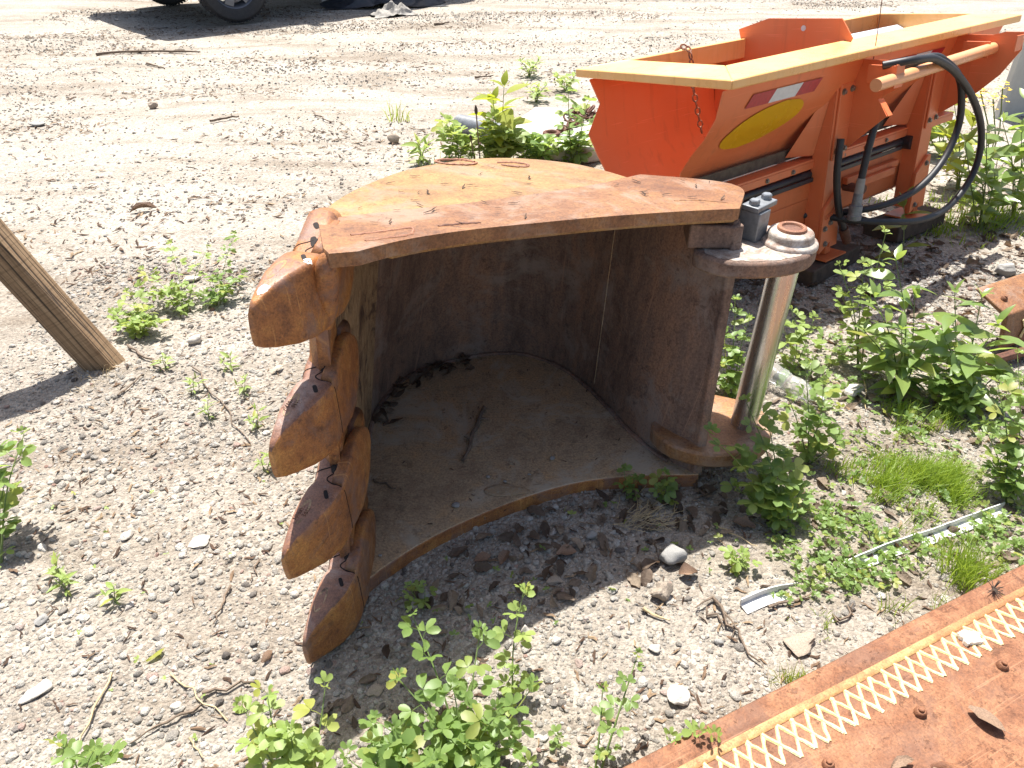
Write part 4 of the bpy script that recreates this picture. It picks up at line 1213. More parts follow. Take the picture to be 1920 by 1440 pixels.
# crossing beads, one object for each stroke
step = 0.038; pitch = 0.0365
bm1 = MB(); gB = random.Random(5)
def bead_mesh(sx, seed):
    g = random.Random(seed)
    q = [(sx * step * (t - 0.5), -0.034 * 2 * (t - 0.5), 0) for t in np.linspace(0, 1, 8)]
    b = MB(); b.tube([(p[0] + g.uniform(-.0012, .0012), p[1] + g.uniform(-.0012, .0012), p[2]) for p in q], [0.0042 * g.uniform(0.8, 1.25) for _ in q], 6, True, 0.75)
    return b.mesh('weld_bead', M['bead'])
beads = {1: [bead_mesh(1, i) for i in range(3)], -1: [bead_mesh(-1, 10 + i) for i in range(3)]}
for k in range(46):
    x = -0.06 + k * pitch
    for sx in (1, -1):
        o = link('weld_bead', beads[sx][k % 3], None, plate_o)
        o.location = (x + (step * 0.5 if k % 2 and False else 0) + gB.uniform(-.003, .003), -0.098 + gB.uniform(-.002, .002), 0.0818 + 0.0012 * math.sin(x * 9 - 0.5) + (0.001 if sx > 0 else 0))
        o.rotation_euler = (0, 0, R(gB.uniform(-3, 3)))
bn = MB(); bn.lathe([(0.0125, 0), (0.012, 0.008), (0.009, 0.012), (0.007, 0.0125)], 10); bn.lathe([(0.006, 0.012), (0.0055, 0.017), (0.004, 0.018)], 8)
bme = bn.mesh('bolt', M['rust_plate']); noisy(bme, 0.0012, 120)
for x in (0.04, 0.29, 0.54, 0.79, 1.04, 1.29):
    o = link('bolt', bme, None, plate_o); o.location = (x + 0.03, -0.168, 0.0805); o.rotation_euler = (0.06, 0.08, x * 7)
m = MB(); q = catmull([(0.50, -0.255, 0.072), (0.515, -0.275, 0.088), (0.54, -0.33, 0.094), (0.63, -0.50, 0.096), (0.72, -0.70, 0.094)], 24)
m.tube([tuple(p) for p in q], [0.006, 0.011] + [0.0145] * 22, 12, True, 1.5); pbuild(m, 'rib', 'rust_plate')

# ================================================================== RUSTY CHANNEL AT THE RIGHT EDGE
rc_ = thing('steel_channel', 'dark rusty steel channel end at the right edge behind the leafy bush', 'steel channel', (1.80, 2.32, 0.0), (0, 0, R(24)))
m = MB(); m.loft([[(0, 0, 0.03), (0, 0.03, 0.16), (0, 0.17, 0.20), (0, 0.185, 0.19), (0, 0.05, 0.145), (0, 0.02, 0.03)], [(1.2, 0, 0.05), (1.2, 0.03, 0.22), (1.2, 0.17, 0.26), (1.2, 0.185, 0.25), (1.2, 0.05, 0.205), (1.2, 0.02, 0.05)]])
m.build('channel', M['rust_top'], rc_, bevel=0.005)
for k in range(8):
    o = link('weld_bead', beads[1 if k % 2 else -1][0], None, rc_)
    o.location = (0.10 + 0.05 * (k // 2), 0.009 + (0.0 if k % 2 else 0.001), 0.095 + 0.004 * (k // 2)); o.rotation_euler = (R(-103), 0, 0)
for x in (0.05, 0.17, 0.31):
    o = link('bolt', bme, None, rc_); o.location = (x, 0.095, 0.177 + x * 0.05); o.rotation_euler = (0.28, 0, x * 9)
m = MB(); m.tube([(-0.14, -0.02, 0.012), (0.02, -0.03, 0.02), (0.3, -0.05, 0.02)], 0.018, 8); m.build('rusty_bar', M['rust_dark'], rc_)

# ================================================================== LEANING TIMBER POST
pbx, pby = -1.475, 2.25
post = bpy.data.objects.new('timber_post', None)
m = MB(); hw_, ht_ = 0.055, 0.040
rings = []
gq = random.Random(2)
for k in range(13):
    z = -0.06 + k * 0.17
    rings.append([(x + gq.uniform(-.0015, .0015), y + gq.uniform(-.0015, .0015), z) for x, y in ((-hw_, -ht_), (hw_, -ht_), (hw_, ht_), (-hw_, ht_))])
m.loft(rings)
post = m.build('timber_post', M['timber'], bevel=0.006)
post.location = (pbx, pby, gzf(pbx, pby))
ax = Vector((-0.46, 0.02, 1)).normalized()
post.rotation_euler = ax.to_track_quat('Z', 'Y').to_euler()
post.rotation_mode = 'XYZ'
zx = ax; yx = Vector((0.04, 1, 0.0)); yx = (yx - zx * yx.dot(zx)).normalized(); xx = yx.cross(zx)
post.rotation_euler = Matrix((xx, yx, zx)).transposed().to_euler()
tag(post, 'weathered brown timber post leaning out of the ground at the left', 'post')

# ================================================================== PARKED VEHICLE (only its wheel and shadow reach the picture)
hd = math.atan2(0.70, 0.71)      # direction from front to rear
car = thing('parked_car', 'dark parked vehicle at the upper left of which one front wheel shows', 'car', (-3.13, 9.36, 0), (0, 0, hd))
# local x: from the front axle to the rear; local -y: the side with the wheel in view (wheel plane y=0)
def prof_body(y, inset):
    return [(x, y, z) for x, z in ((-0.88 + inset, 0.52), (-0.92 + inset, 0.75), (-0.86 + inset, 1.0), (-0.6 + inset, 1.10), (0.55, 1.18), (1.15 + inset * 2, 1.72), (3.2 - inset * 2, 1.76), (3.75 - inset, 1.15), (3.8 - inset, 0.62), (3.7 - inset, 0.5), (3.45, 0.5), (3.33, 0.78), (3.1, 0.92), (2.8, 0.92), (2.57, 0.78), (2.45, 0.5), (0.5, 0.5), (0.4, 0.78), (0.17, 0.92), (-0.17, 0.92), (-0.4, 0.78), (-0.5, 0.52))]
m = MB(); m.loft([prof_body(-0.08, 0.16), prof_body(-0.16, 0.04), prof_body(-0.16 + 0.12, 0.0), prof_body(1.80, 0.0), prof_body(1.92, 0.04), prof_body(1.84, 0.16)][1:5])
m.build('body', M['car_paint'], car, bevel=0.03)
m = MB(); m.prism([(1.25, 1.22), (1.62, 1.64), (3.05, 1.66), (3.45, 1.22)], 'y', -0.168, -0.162); m.build('side_window', M['glass_dark'], car)
m = MB(); m.prism([(1.25, 1.22), (1.62, 1.64), (3.05, 1.66), (3.45, 1.22)], 'y', 1.922, 1.928); m.build('side_window', M['glass_dark'], car)
m = MB(); m.add([(0.66, 0.0, 1.262), (0.66, 1.54, 1.262), (1.10, 1.45, 1.70), (1.10, 0.09, 1.70)], [(0, 1, 2, 3)]); m.build('windscreen', M['glass_dark'], car)
for y in (0.06, 1.68):
    m = MB(); m.box(-0.945, -0.90, y - 0.13, y + 0.13, 0.78, 0.92); m.build('headlight', M['lamp'], car, bevel=0.02)
m = MB(); m.box(0.78, 0.90, -0.40, -0.17, 1.12, 1.25); m.build('mirror', M['car_paint'], car, bevel=0.03)
tp = [(0.255, -0.085), (0.30, -0.112), (0.362, -0.113), (0.385, -0.095), (0.392, -0.03), (0.392, 0.03), (0.385, 0.095), (0.362, 0.113), (0.30, 0.112), (0.255, 0.085)]
def tyre_mesh():
    b = MB(); b.lathe(tp, 56, 'y', False)
    me = b.mesh('tyre', M['tyre'])
    bm = bmesh.new(); bm.from_mesh(me)
    # tread grooves: ribs round the circumference and cross cuts
    for k, y in enumerate((-0.06, -0.02, 0.02, 0.06)):
        pass
    bm.to_mesh(me); bm.free()
    return me
tyre = tyre_mesh()
gm = MB()
for y in (-0.052, 0.0, 0.052):
    gm.lathe([(0.3925, y - 0.006), (0.3932, y - 0.006), (0.3932, y + 0.006), (0.3925, y + 0.006)], 56, 'y', False)
groove = gm.mesh('groove', M['rubber'])
bl = MB()
for k in range(64):
    a = 2 * math.pi * k / 64
    bl2 = MB(); bl2.box(-0.011, 0.011, -0.1, 0.1, 0.388, 0.401)
    bl2.xf(Matrix.Rotation(a, 4, 'Y'))
    bl.add(bl2.v, bl2.f)
tread = bl.mesh('tread', M['tyre'], False)
rm = MB(); rm.lathe([(0.255, -0.088), (0.245, -0.08), (0.225, -0.03), (0.215, 0.06), (0.255, 0.088)], 40, 'y', False)
rimm = rm.mesh('rim', M['alloy'])
spk = MB()
for k in range(6):
    a = 2 * math.pi * k / 6 + 0.26
    s2 = MB(); s2.loft([[(-0.042, -0.062, 0.05), (0.042, -0.062, 0.05), (0.042, -0.03, 0.05), (-0.042, -0.03, 0.05)], [(-0.05, -0.07, 0.232), (0.05, -0.07, 0.232), (0.05, -0.045, 0.232), (-0.05, -0.045, 0.232)]])
    s2.xf(Matrix.Rotation(a, 4, 'Y')); spk.add(s2.v, s2.f)
spk.lathe([(0.07, -0.075), (0.07, -0.03)], 20, 'y')
spkm = spk.mesh('spokes', M['alloy'])
for (x, y, st) in ((0, 0, R(-10)), (2.95, 0, 0), (0, 1.74, R(-10)), (2.95, 1.74, 0)):
    wh = bpy.data.objects.new('wheel', None); C.objects.link(wh); wh.parent = car
    wh.location = (x, y, 0.398); wh.rotation_euler = (0, 0.1, st + (math.pi if y > 1 else 0))
    link('tyre', tyre, None, wh); link('tread', tread, None, wh); link('rim', rimm, None, wh); link('spokes', spkm, None, wh)
m = MB(); m.box(-0.5, 3.5, 0.2, 1.35, 0.40, 0.50); m.build('underbody', M['tarp'], car, bevel=0.03)

# ================================================================== CRUMPLED TARP AND RAG BY THE VEHICLE
def crumple(name, mat, w, d, h, n, seed, label, cat, loc, rz, freq=3.0):
    xs = np.linspace(-1, 1, n); X_, Y_ = np.meshgrid(xs, xs)
    rr = np.clip(1 - np.hypot(X_, Y_) ** 2 * 0.8, 0, 1)
    Z_ = (0.45 + 0.55 * np.abs(vnoise(X_ * freq, Y_ * freq, 0, seed)) + 0.35 * vnoise(X_ * freq * 2.3, Y_ * freq * 2.3, 0, seed + 1)) * rr
    jx = 0.12 * vnoise(X_ * 3, Y_ * 3, 0, seed + 2); jy = 0.12 * vnoise(X_ * 3, Y_ * 3, 0, seed + 3)
    vs = np.stack([(X_ + jx) * w / 2, (Y_ + jy) * d / 2, Z_ * h], -1).reshape(-1, 3).tolist()
    fs = [(a * n + c, a * n + c + 1, (a + 1) * n + c + 1, (a + 1) * n + c) for a in range(n - 1) for c in range(n - 1)]
    b = MB(); b.add(vs, fs); o = b.build(name, M[mat], None, angle=60)
    o.location = loc; o.rotation_euler = (0, 0, rz)
    return tag(o, label, cat)
crumple('crumpled_tarp', 'tarp', 1.5, 0.9, 0.3, 40, 5, 'crumpled black plastic tarp beside the parked vehicle at top', 'tarp', (-1.65, 10.75, 0.0), 0.2)
crumple('grey_rag', 'rag', 0.55, 0.3, 0.14, 26, 9, 'small crumpled grey rag lying in front of the black tarp', 'rag', (-1.42, 9.85, 0.0), 0.5)

# ================================================================== PALE SLAB, PIPE AND CHAIN BEHIND THE BUCKET
sl = MB(); sp_ = [(-0.06, 4.93), (0.12, 4.62), (0.45, 4.52), (0.82, 4.66), (0.80, 5.15), (0.55, 5.42), (0.16, 5.46)]
sl.prism(sp_, 'z', -0.02, 0.075); o = sl.build('concrete_slab', M['concrete'], bevel=0.015); tag(o, 'pale flat concrete slab behind the weeds left of the spreader', 'slab')
m = MB(); m.tube([(-0.36, 5.12, 0.055), (-0.18, 4.98, 0.06), (0.0, 4.82, 0.055)], 0.06, 16); o = m.build('pipe_stub', M['grey_steel'], bevel=0.004); tag(o, 'short dark grey pipe lying in the weeds beside the slab', 'pipe')
chn = thing('rusty_chain', 'heap of rusty chain with a big ring lying on the pale slab', 'chain', (0.44, 5.08, 0.075))
lk3 = link_mesh('chain_link_big', 0.024, 0.02, 0.008, M['rust_dark'])
gc = random.Random(11)
for k in range(34):
    t = k / 33
    o = link('chain_link', lk3, None, chn)
    if k < 24:
        o.location = (gc.gauss(0.03, 0.055), gc.gauss(0.08, 0.07), 0.01 + abs(gc.gauss(0, 0.022)))
    else:
        o.location = (0.0 - 0.016 * (k - 24), -0.05 - 0.022 * (k - 24), 0.012)
    o.rotation_euler = (R(90) + gc.uniform(-0.9, 0.9), gc.uniform(-1, 1), gc.uniform(0, 6))
m = MB(); m.tube([(-0.19 + 0.045 * math.cos(a), -0.30 + 0.045 * math.sin(a), 0.014) for a in np.linspace(0, 2 * math.pi, 19)], 0.013, 8, False); m.build('ring', M['rust_dark'], chn)

# ================================================================== PALE RIBBED PANEL AT THE FAR RIGHT
fw = thing('ribbed_panel', 'pale ribbed metal panel wall standing at the far right edge', 'panel', (3.50, 5.55, 0), (0, 0, R(12)))
for k in range(7):
    m = MB(); x = k * 0.30
    m.prism([(x, 0.0), (x + 0.012, -0.02), (x + 0.05, -0.02), (x + 0.065, 0.0), (x + 0.2985, 0.0), (x + 0.2985, 0.012), (x, 0.012)], 'z', -0.03, 1.6); m.build('panel_sheet', M['panel_white'], fw)

# ================================================================== WHITE EDGING STRIP
m = MB(); a = Vector((0.57, 1.185)); c = Vector((1.40, 1.525)); dd = (c - a).normalized(); nn = Vector((-dd.y, dd.x))
secs = []
for k in range(30):
    t = k / 29; p = a + (c - a) * t + nn * 0.003 * math.sin(t * 4)
    z = gzf(p.x, p.y) + 0.012 - 0.04 * math.exp(-((t - 0.27) / 0.10) ** 2) - 0.006 + 0.002 * math.sin(t * 5)
    secs.append([(p.x - nn.x * 0.014, p.y - nn.y * 0.014, z), (p.x + nn.x * 0.014, p.y + nn.y * 0.014, z + 0.002), (p.x + nn.x * 0.015, p.y + nn.y * 0.015, z + 0.020), (p.x + nn.x * 0.018, p.y + nn.y * 0.018, z + 0.020), (p.x + nn.x * 0.018, p.y + nn.y * 0.018, z - 0.002), (p.x - nn.x * 0.014, p.y - nn.y * 0.014, z - 0.004)])
m.loft(secs); o = m.build('edging_strip', M['white_strip']); tag(o, 'long white angled edging strip half buried in gravel among the weeds', 'strip')

# ================================================================== PLASTIC BOTTLE
bt = thing('plastic_bottle', 'crushed clear plastic bottle lying in the weeds right of the chrome pin', 'bottle', (0.965, 2.10, gzf(0.965, 2.10) + 0.040), (0, R(96), R(-48)))
m = MB(); prof = [(0.012, -0.105), (0.030, -0.10), (0.034, -0.085), (0.031, -0.06), (0.034, -0.04), (0.030, -0.015), (0.034, 0.005), (0.033, 0.03), (0.024, 0.06), (0.014, 0.085), (0.0125, 0.098)]
m.lathe(prof, 24); me = m.mesh('body', M['plastic']); noisy(me, 0.006, 30, 4); link('body', me, None, bt)
m = MB(); m.lathe([(0.0145, 0.0985), (0.0145, 0.114), (0.012, 0.116)], 16); m.build('cap', M['tape_white'], bt)

# ================================================================== STONES ONE CAN PICK OUT
def stone(xy, s, mat, label, seed, flat=0.7, rz=0.0, facet=False, sink=0.25):
    me = pebble_mesh('stone', seed, 3, flat, 0.45, facet)
    if not facet: noisy(me, 0.05, 3.0, seed)
    o = link('stone', me, M[mat]); sx, sy, sz = s
    o.scale = s; o.rotation_euler = (random.uniform(-.15, .15), random.uniform(-.15, .15), rz)
    o.location = (xy[0], xy[1], gzf(*xy) + sz * flat * (1 - sink))
    return tag(o, label, 'stone')
stone((0.418, 1.347), (0.036, 0.029, 0.036), 'stone_grey', 'smooth grey and tan cobble at the edge of the bucket shadow', 101, 0.85, 0.5)
stone((0.374, 1.230), (0.030, 0.022, 0.032), 'stone', 'angular brown rock on sunlit gravel just below the grey cobble', 102, 0.9, 0.3, True)
stone((-1.204, 2.426), (0.026, 0.02, 0.024), 'stone_pale', 'rounded pale stone right of the bright green clump by the post', 103, 0.9, 0.3)
stone((-1.404, 2.950), (0.045, 0.026, 0.015), 'stone_pale', 'flat white stone behind the weeds left of the top tooth', 104, 0.7, 0.2, True)
stone((0.363, 0.949), (0.034, 0.024, 0.02), 'stone_pale', 'flat beige stone near the weld bead plate', 105, 0.6, 0.8, True)
stone((0.675, 1.086), (0.040, 0.030, 0.016), 'stone', 'flat tan stone just above the edge of the rusty plate', 106, 0.6, 0.4, True)
stone((-0.220, 1.225), (0.016, 0.014, 0.014), 'stone_grey', 'round grey pebble in shade right of the lowest tooth', 107, 0.9)
stone((0.032, 1.115), (0.014, 0.011, 0.016), 'stone_pale', 'pale upright pebble beside the tall weed in the front', 108, 1.0)
stone((0.217, 1.423), (0.016, 0.014, 0.013), 'stone_grey', 'round grey pebble in the bucket shadow left of the straw', 109, 0.9)
stone((-0.837, 1.394), (0.030, 0.022, 0.012), 'stone_pale', 'flat pinkish stone on open gravel left of the third tooth', 110, 0.6, 0.3, True)
stone((-1.036, 1.410), (0.018, 0.014, 0.012), 'stone_pale', 'white chip of stone left of the pinkish flat stone', 111, 0.8, 0.9, True)
stone((-1.131, 1.145), (0.018, 0.012, 0.012), 'stone_grey', 'dark grey chip of stone near the left edge', 112, 0.7, 0.9, True)
stone((-1.039, 0.955), (0.034, 0.022, 0.012), 'stone_pale', 'bright white stone half sunk in sand at lower left', 113, 0.6, 0.7)
stone((-0.728, 0.924), (0.013, 0.010, 0.011), 'stone_pale', 'small white pebble above the lower left stick', 114, 0.8)
stone((0.333, 1.071), (0.016, 0.012, 0.010), 'stone_pale', 'small pale stone beside the leaf below the brown rock', 115, 0.8)
stone((1.353, 2.426), (0.045, 0.03, 0.03), 'stone', 'brown stone in shade under the leafy bush', 116, 0.8, 0.4, True)
stone((1.177, 2.094), (0.034, 0.026, 0.03), 'stone_pale', 'pale stone at the foot of the leafy bush', 117, 0.8, 0.4, True)
stone((-0.203, 1.433), (0.013, 0.011, 0.011), 'stone_pale', 'small pale pebble below the front edge of the bucket', 118, 0.9)
stone((2.213, 3.039), (0.05, 0.035, 0.045), 'stone_grey', 'grey rock behind the rusty channel at the right edge', 119, 0.8, 0.2, True)
stone((-3.338, 5.359), (0.06, 0.035, 0.03), 'stone_grey', 'bluish grey stone lying alone in the yard at left', 120, 0.6)
stone((-2.715, 5.824), (0.045, 0.035, 0.04), 'stone', 'small brown stone in the middle of the wheel track', 121, 0.8)
stone((-0.763, 4.874), (0.04, 0.03, 0.035), 'stone', 'small brown stone on the yard left of the weeds behind the bucket', 122, 0.8)
stone((0.489, 1.093), (0.012, 0.010, 0.009), 'stone_grey', 'small grey pebble beside the forked twig', 123, 0.8)
stone((0.109, 1.276), (0.022, 0.015, 0.010), 'stone', 'flat brown stone in shade below the bucket mouth', 124, 0.7, 0.5, True)
stone((-0.301, 0.968), (0.02, 0.014, 0.010), 'stone', 'dull brown stone in the shadow below the lowest tooth', 125, 0.7, 0.5, True)

# ================================================================== TWIGS, STICKS, STRAWS
def stick(a, c, r, label, mat='twig', seed=0, z0=None, kink=0.012, branch=None, name='twig', cat='twig', taper=0.5):
    g = random.Random(seed)
    n = 9
    pts = []
    for k in range(n):
        t = k / (n - 1)
        x = a[0] + (c[0] - a[0]) * t + (g.uniform(-kink, kink) if 0 < k < n - 1 else 0)
        y = a[1] + (c[1] - a[1]) * t + (g.uniform(-kink, kink) if 0 < k < n - 1 else 0)
        z = (gzf(x, y) if z0 is None else z0) + r * 0.9 + (0.004 + abs(g.gauss(0, 0.003)) if z0 is None else 0)
        pts.append((x, y, z))
    rs = [r * (1 - taper * k / (n - 1)) * g.uniform(0.8, 1.2) for k in range(n)]
    b = MB(); b.tube(pts, rs, 6)
    if branch:
        for (t, dx, dy) in branch:
            p = pts[int(t * (n - 1))]
            b.tube([p, (p[0] + dx * 0.5, p[1] + dy * 0.5, p[2] + 0.006), (p[0] + dx, p[1] + dy, p[2] + 0.004)], [r * 0.6, r * 0.5, r * 0.3], 5)
    o = b.build(name, M[mat], None, angle=60)
    return tag(o, label, cat)
stick((0.497, 1.214), (0.568, 1.036), 0.0050, 'forked grey twig on the gravel above the rusty plate', seed=1, branch=[(0.0, -0.05, -0.035), (0.25, 0.02, -0.05)])
stick((0.477, 1.185), (0.535, 1.100), 0.0030, 'thin twig lying along the forked grey twig', seed=2)
stick((-0.090, 1.949), (-0.146, 1.685), 0.0075, 'knobbly dead stick lying on the bucket floor', seed=3, z0=0.036, kink=0.004, taper=0.3, branch=[(0.35, 0.03, -0.002), (0.7, -0.02, 0.01)], name='stick', cat='stick')
stick((-0.400, 1.608), (-0.331, 1.570), 0.003, 'small curled twig on the bucket floor near the teeth', seed=4, z0=0.036, kink=0.006)
stick((-3.953, 7.612), (-2.985, 7.685), 0.014, 'long dark stick lying across the yard near the vehicle shadow', 'twig', seed=5, kink=0.02, branch=[(0.5, -0.2, -0.03), (0.8, 0.1, 0.06)], name='stick', cat='stick')
stick((-3.298, 7.179), (-3.083, 7.030), 0.010, 'short dark stick below the long stick in the yard', seed=6, kink=0.02)
stick((-2.102, 5.307), (-1.913, 5.359), 0.010, 'short dark twig in the middle of the yard', seed=7)
stick((-1.405, 5.439), (-1.239, 5.268), 0.006, 'thin curved twig on the yard right of centre', seed=8, kink=0.02)
stick((-0.870, 9.201), (-0.712, 9.269), 0.016, 'short dark stick beyond the yard near the tarp', seed=9)
stick((-0.319, 6.729), (-0.160, 6.768), 0.009, 'thin twig in the yard left of the spreader', seed=10)
stick((-0.895, 0.997), (-0.892, 0.832), 0.0035, 'straight pale twig at the lower left', 'straw', seed=11, kink=0.003)
stick((-0.674, 0.928), (-0.791, 0.840), 0.0038, 'long thin brown twig at lower left pointing at the weeds', seed=12, kink=0.006)
stick((-0.712, 1.254), (-0.716, 1.135), 0.0035, 'dark twig lying left of the lowest tooth', seed=13, kink=0.006)
stick((-0.664, 1.338), (-0.665, 1.267), 0.003, 'short dark twig beside the third tooth', seed=14)
stick((-0.768, 1.002), (-0.608, 0.893), 0.0026, 'pale dry grass stem above the lower left twig', 'straw', seed=15, kink=0.006)
stick((-0.681, 0.955), (-0.573, 0.988), 0.0045, 'crooked dark root lying left of the front weeds', seed=16, kink=0.012)
stick((-0.673, 0.852), (-0.632, 0.812), 0.0025, 'short white straw at the bottom left', 'straw', seed=17, kink=0.002)
stick((-1.448, 2.388), (-1.239, 2.209), 0.0055, 'grey root running from the foot of the leaning post', seed=18, kink=0.010)
stick((-1.344, 2.063), (-1.309, 2.192), 0.0035, 'thin twig below the foot of the leaning post', seed=19, kink=0.008)
stick((-1.156, 2.243), (-0.823, 1.820), 0.0035, 'long dark runner stem between post and teeth', seed=20, kink=0.014)
stick((0.628, 1.185), (0.755, 1.234), 0.0045, 'dry twig across the white edging strip', seed=21, kink=0.004)
stick((0.784, 1.145), (0.843, 1.201), 0.0035, 'short twig beside the horsetail tuft', seed=22)
stick((0.319, 1.177), (0.379, 1.145), 0.0045, 'chip of dry wood on gravel below the brown rock', 'straw', seed=23, kink=0.002)
stick((1.272, 2.243), (1.177, 1.987), 0.0025, 'pale dry stalk below the leafy bush', 'straw', seed=24, kink=0.004)
stick((0.559, 1.463), (0.655, 1.385), 0.0022, 'thin white straw in the shade right of the cobble', 'straw', seed=25, kink=0.003)
stick((0.466, 1.694), (0.329, 1.568), 0.0016, 'fine straw leaning beside the bucket corner', 'straw', seed=26, kink=0.004)
stick((-0.224, 0.968), (-0.148, 0.899), 0.004, 'grey stick under the front weeds', seed=27, kink=0.005)
# nest of dry straw in the shadow
b = MB(); g = random.Random(8); cx, cy = (0.356, 1.483)
for k in range(70):
    a = g.gauss(0.35, 0.5); l = g.uniform(0.03, 0.09); x, y = cx + g.gauss(0, 0.035), cy + g.gauss(0, 0.022); z = gzf(x, y) + g.uniform(0.002, 0.016)
    b.tube([(x, y, z), (x + l * 0.5 * math.cos(a), y + l * 0.5 * math.sin(a), z + g.uniform(0, 0.01)), (x + l * math.cos(a + 0.15), y + l * math.sin(a + 0.15), z + g.uniform(-0.002, 0.004))], 0.0008, 4)
o = b.build('dry_grass', M['straw']); tag(o, 'little heap of dry grass straws in the bucket shadow', 'dry grass', kind='stuff')

# ================================================================== DEAD LEAVES
def dead_leaf(name, seed, mat=None):
    g = random.Random(seed)
    n = 6; vs = []; fs = []
    c1, c2 = g.uniform(-0.6, 2.2), g.uniform(-0.5, 2.2); wd = g.uniform(0.16, 0.38); tw_ = g.uniform(-0.8, 0.8)
    for i in range(n + 1):
        t = i / n
        w = wd * math.sin(math.pi * min(1, t * 0.93 + 0.05)) ** 0.8 * g.uniform(0.7, 1.2)
        for j in range(5):
            s = (j - 2) / 2
            vs.append((t - 0.5, s * w + 0.1 * tw_ * math.sin(t * 3), c1 * 0.30 * s * s * w * 2 + 0.16 * math.sin(t * 3.1) * c2 * 0.6 + tw_ * (t - 0.5) * s * w + g.uniform(-0.04, 0.04)))
    for i in range(n):
        for j in range(4):
            a = i * 5 + j
            fs.append((a, a + 1, a + 6, a + 5))
    b = MB(); b.add(vs, fs)
    b.tube([(-0.5, 0, 0.0), (-0.65, 0.02, 0.03)], 0.012, 4)
    return b.mesh(name, mat)
leaf_src = [dead_leaf('dead_leaf_shape_%d' % i, 200 + i) for i in range(8)]
def litter(name, label, n, fxy, smin, smax, seed, zf=None, lift=0.004):
    g = np.random.default_rng(seed)
    x, y = fxy(g, n)
    n = len(x)
    s = g.uniform(smin, smax, n)
    z = (gz(x, y) if zf is None else zf(x, y)) + lift + g.uniform(0, 0.008, n)
    rot = np.stack([g.normal(0, 0.45, n) + (g.uniform(0, 1, n) < 0.4) * 3.14, g.normal(0, 0.35, n), g.uniform(0, 6.28, n)], -1)
    return scatter(name, label, 'dead leaves', np.stack([x, y, z], -1), rot, np.stack([s, s, s], -1), g.integers(0, 8, n), np.clip(g.beta(1.6, 2.2, n), 0, 1), leaf_src, M['dry_leaf'])
def ell_area(cx, cy, rx, ry, ang=0.0):
    def f(g, n):
        a = g.uniform(0, 6.283, n); r = np.sqrt(g.uniform(0, 1, n))
        u, v = rx * r * np.cos(a), ry * r * np.sin(a)
        x, y = cx + u * math.cos(ang) - v * math.sin(ang), cy + u * math.sin(ang) + v * math.cos(ang)
        k = ~in_poly(x, y, BUCKET_BOTTOM + [(0.2, 1.59), (-0.144, 1.42), (-0.36, 1.23)])
        return x[k], y[k]
    return f
litter('leaf_litter', 'dead brown leaves in the shade below the bucket mouth', 120, ell_area(0.22, 1.40, 0.5, 0.17, 0.42), 0.022, 0.06, 71)
litter('leaf_litter', 'dead leaves under the weeds right of the bucket', 260, ell_area(1.15, 1.9, 0.75, 0.65), 0.02, 0.065, 72)
litter('leaf_litter', 'dead leaves in the shadow under the orange spreader', 500, ell_area(1.75, 3.2, 0.9, 0.6, 0.6), 0.025, 0.065, 73)
litter('leaf_litter', 'dead leaves near the front weeds', 30, ell_area(-0.2, 0.95, 0.2, 0.2), 0.022, 0.05, 74)
def inside(g, n):
    i = g.integers(17, 30, n); d = np.abs(g.normal(0.012, 0.028, n)) + 0.012
    return cb[i, 0] - nrm[0, i, 0] * d + g.normal(0, 0.01, n), cb[i, 1] - nrm[0, i, 1] * d + g.normal(0, 0.01, n)
litter('leaf_litter', 'dead leaves gathered along the back curve inside the bucket', 46, inside, 0.03, 0.06, 75, lambda x, y: 0 * x + 0.036, 0.006)
g = np.random.default_rng(81)
n = 80
u = g.uniform(-0.36, 0.55, n); v = g.uniform(1.25, 2.22, n)
k = in_poly(u, v, top_poly); u, v = u[k], v[k]; n = len(u)
zz = top_z(u, v) + np.where(in_poly(u, v, strip), 0.016, -0.004) + 0.002
s = g.uniform(0.014, 0.034, n)
scatter('plant_litter', 'tiny dark leaf scraps lying on the upper side plate of the bucket', 'litter', np.stack([u, v, zz], -1), np.stack([0 * u, 0 * u, g.normal(0.4, 0.8, n)], -1), np.stack([s, s * 0.7, s * 0.6], -1), g.integers(0, 5, n), g.uniform(0, 0.4, n), [crumb('scrap_%d' % i, 300 + i) for i in range(5)], M['litter_bit'])
u = g.uniform(-0.38, 0.45, 70); v = g.uniform(1.4, 2.2, 70); k = in_poly(u, v, BUCKET_BOTTOM); u, v = u[k], v[k]; n = len(u); s = g.uniform(0.005, 0.018, n)
scatter('plant_litter', 'dark crumbs scattered on the bucket floor', 'litter', np.stack([u, v, 0 * u + 0.0365], -1), np.stack([0 * u, 0 * u, g.uniform(0, 6, n)], -1), np.stack([s, s, s], -1), g.integers(0, 5, n), g.uniform(0, 0.7, n), [crumb('floor_scrap_%d' % i, 320 + i) for i in range(5)], M['litter_bit'])

def one_leaf(xy, s, rz, mat, label, seed, z=None, rx=0.0, ry=0.0, src=None):
    o = link('dead_leaf', dead_leaf('dead_leaf', seed), M[mat])
    o.location = (xy[0], xy[1], (gzf(*xy) if z is None else z) + 0.010); o.scale = (s, s, s); o.rotation_euler = (rx, ry, rz)
    return tag(o, label, 'leaf')
one_leaf((0.144, 1.362), 0.055, 0.2, 'leaf_solid', 'wide curled brown leaf in the shade left of the cobble', 401)
one_leaf((-0.021, 1.347), 0.050, 1.2, 'leaf_solid', 'pointed brown leaf in the shade below the bucket', 402)
one_leaf((-0.077, 1.347), 0.045, 0.4, 'leaf_solid', 'rolled brown leaf beside the pointed one', 403)
one_leaf((-0.818, 1.047), 0.045, 0.9, 'leaf_yellow', 'yellow green fallen leaf on the open gravel', 404)
one_leaf((-0.565, 1.050), 0.035, 1.1, 'leaf_solid', 'upright curled brown leaf left of the lowest tooth', 405, rx=0.8)
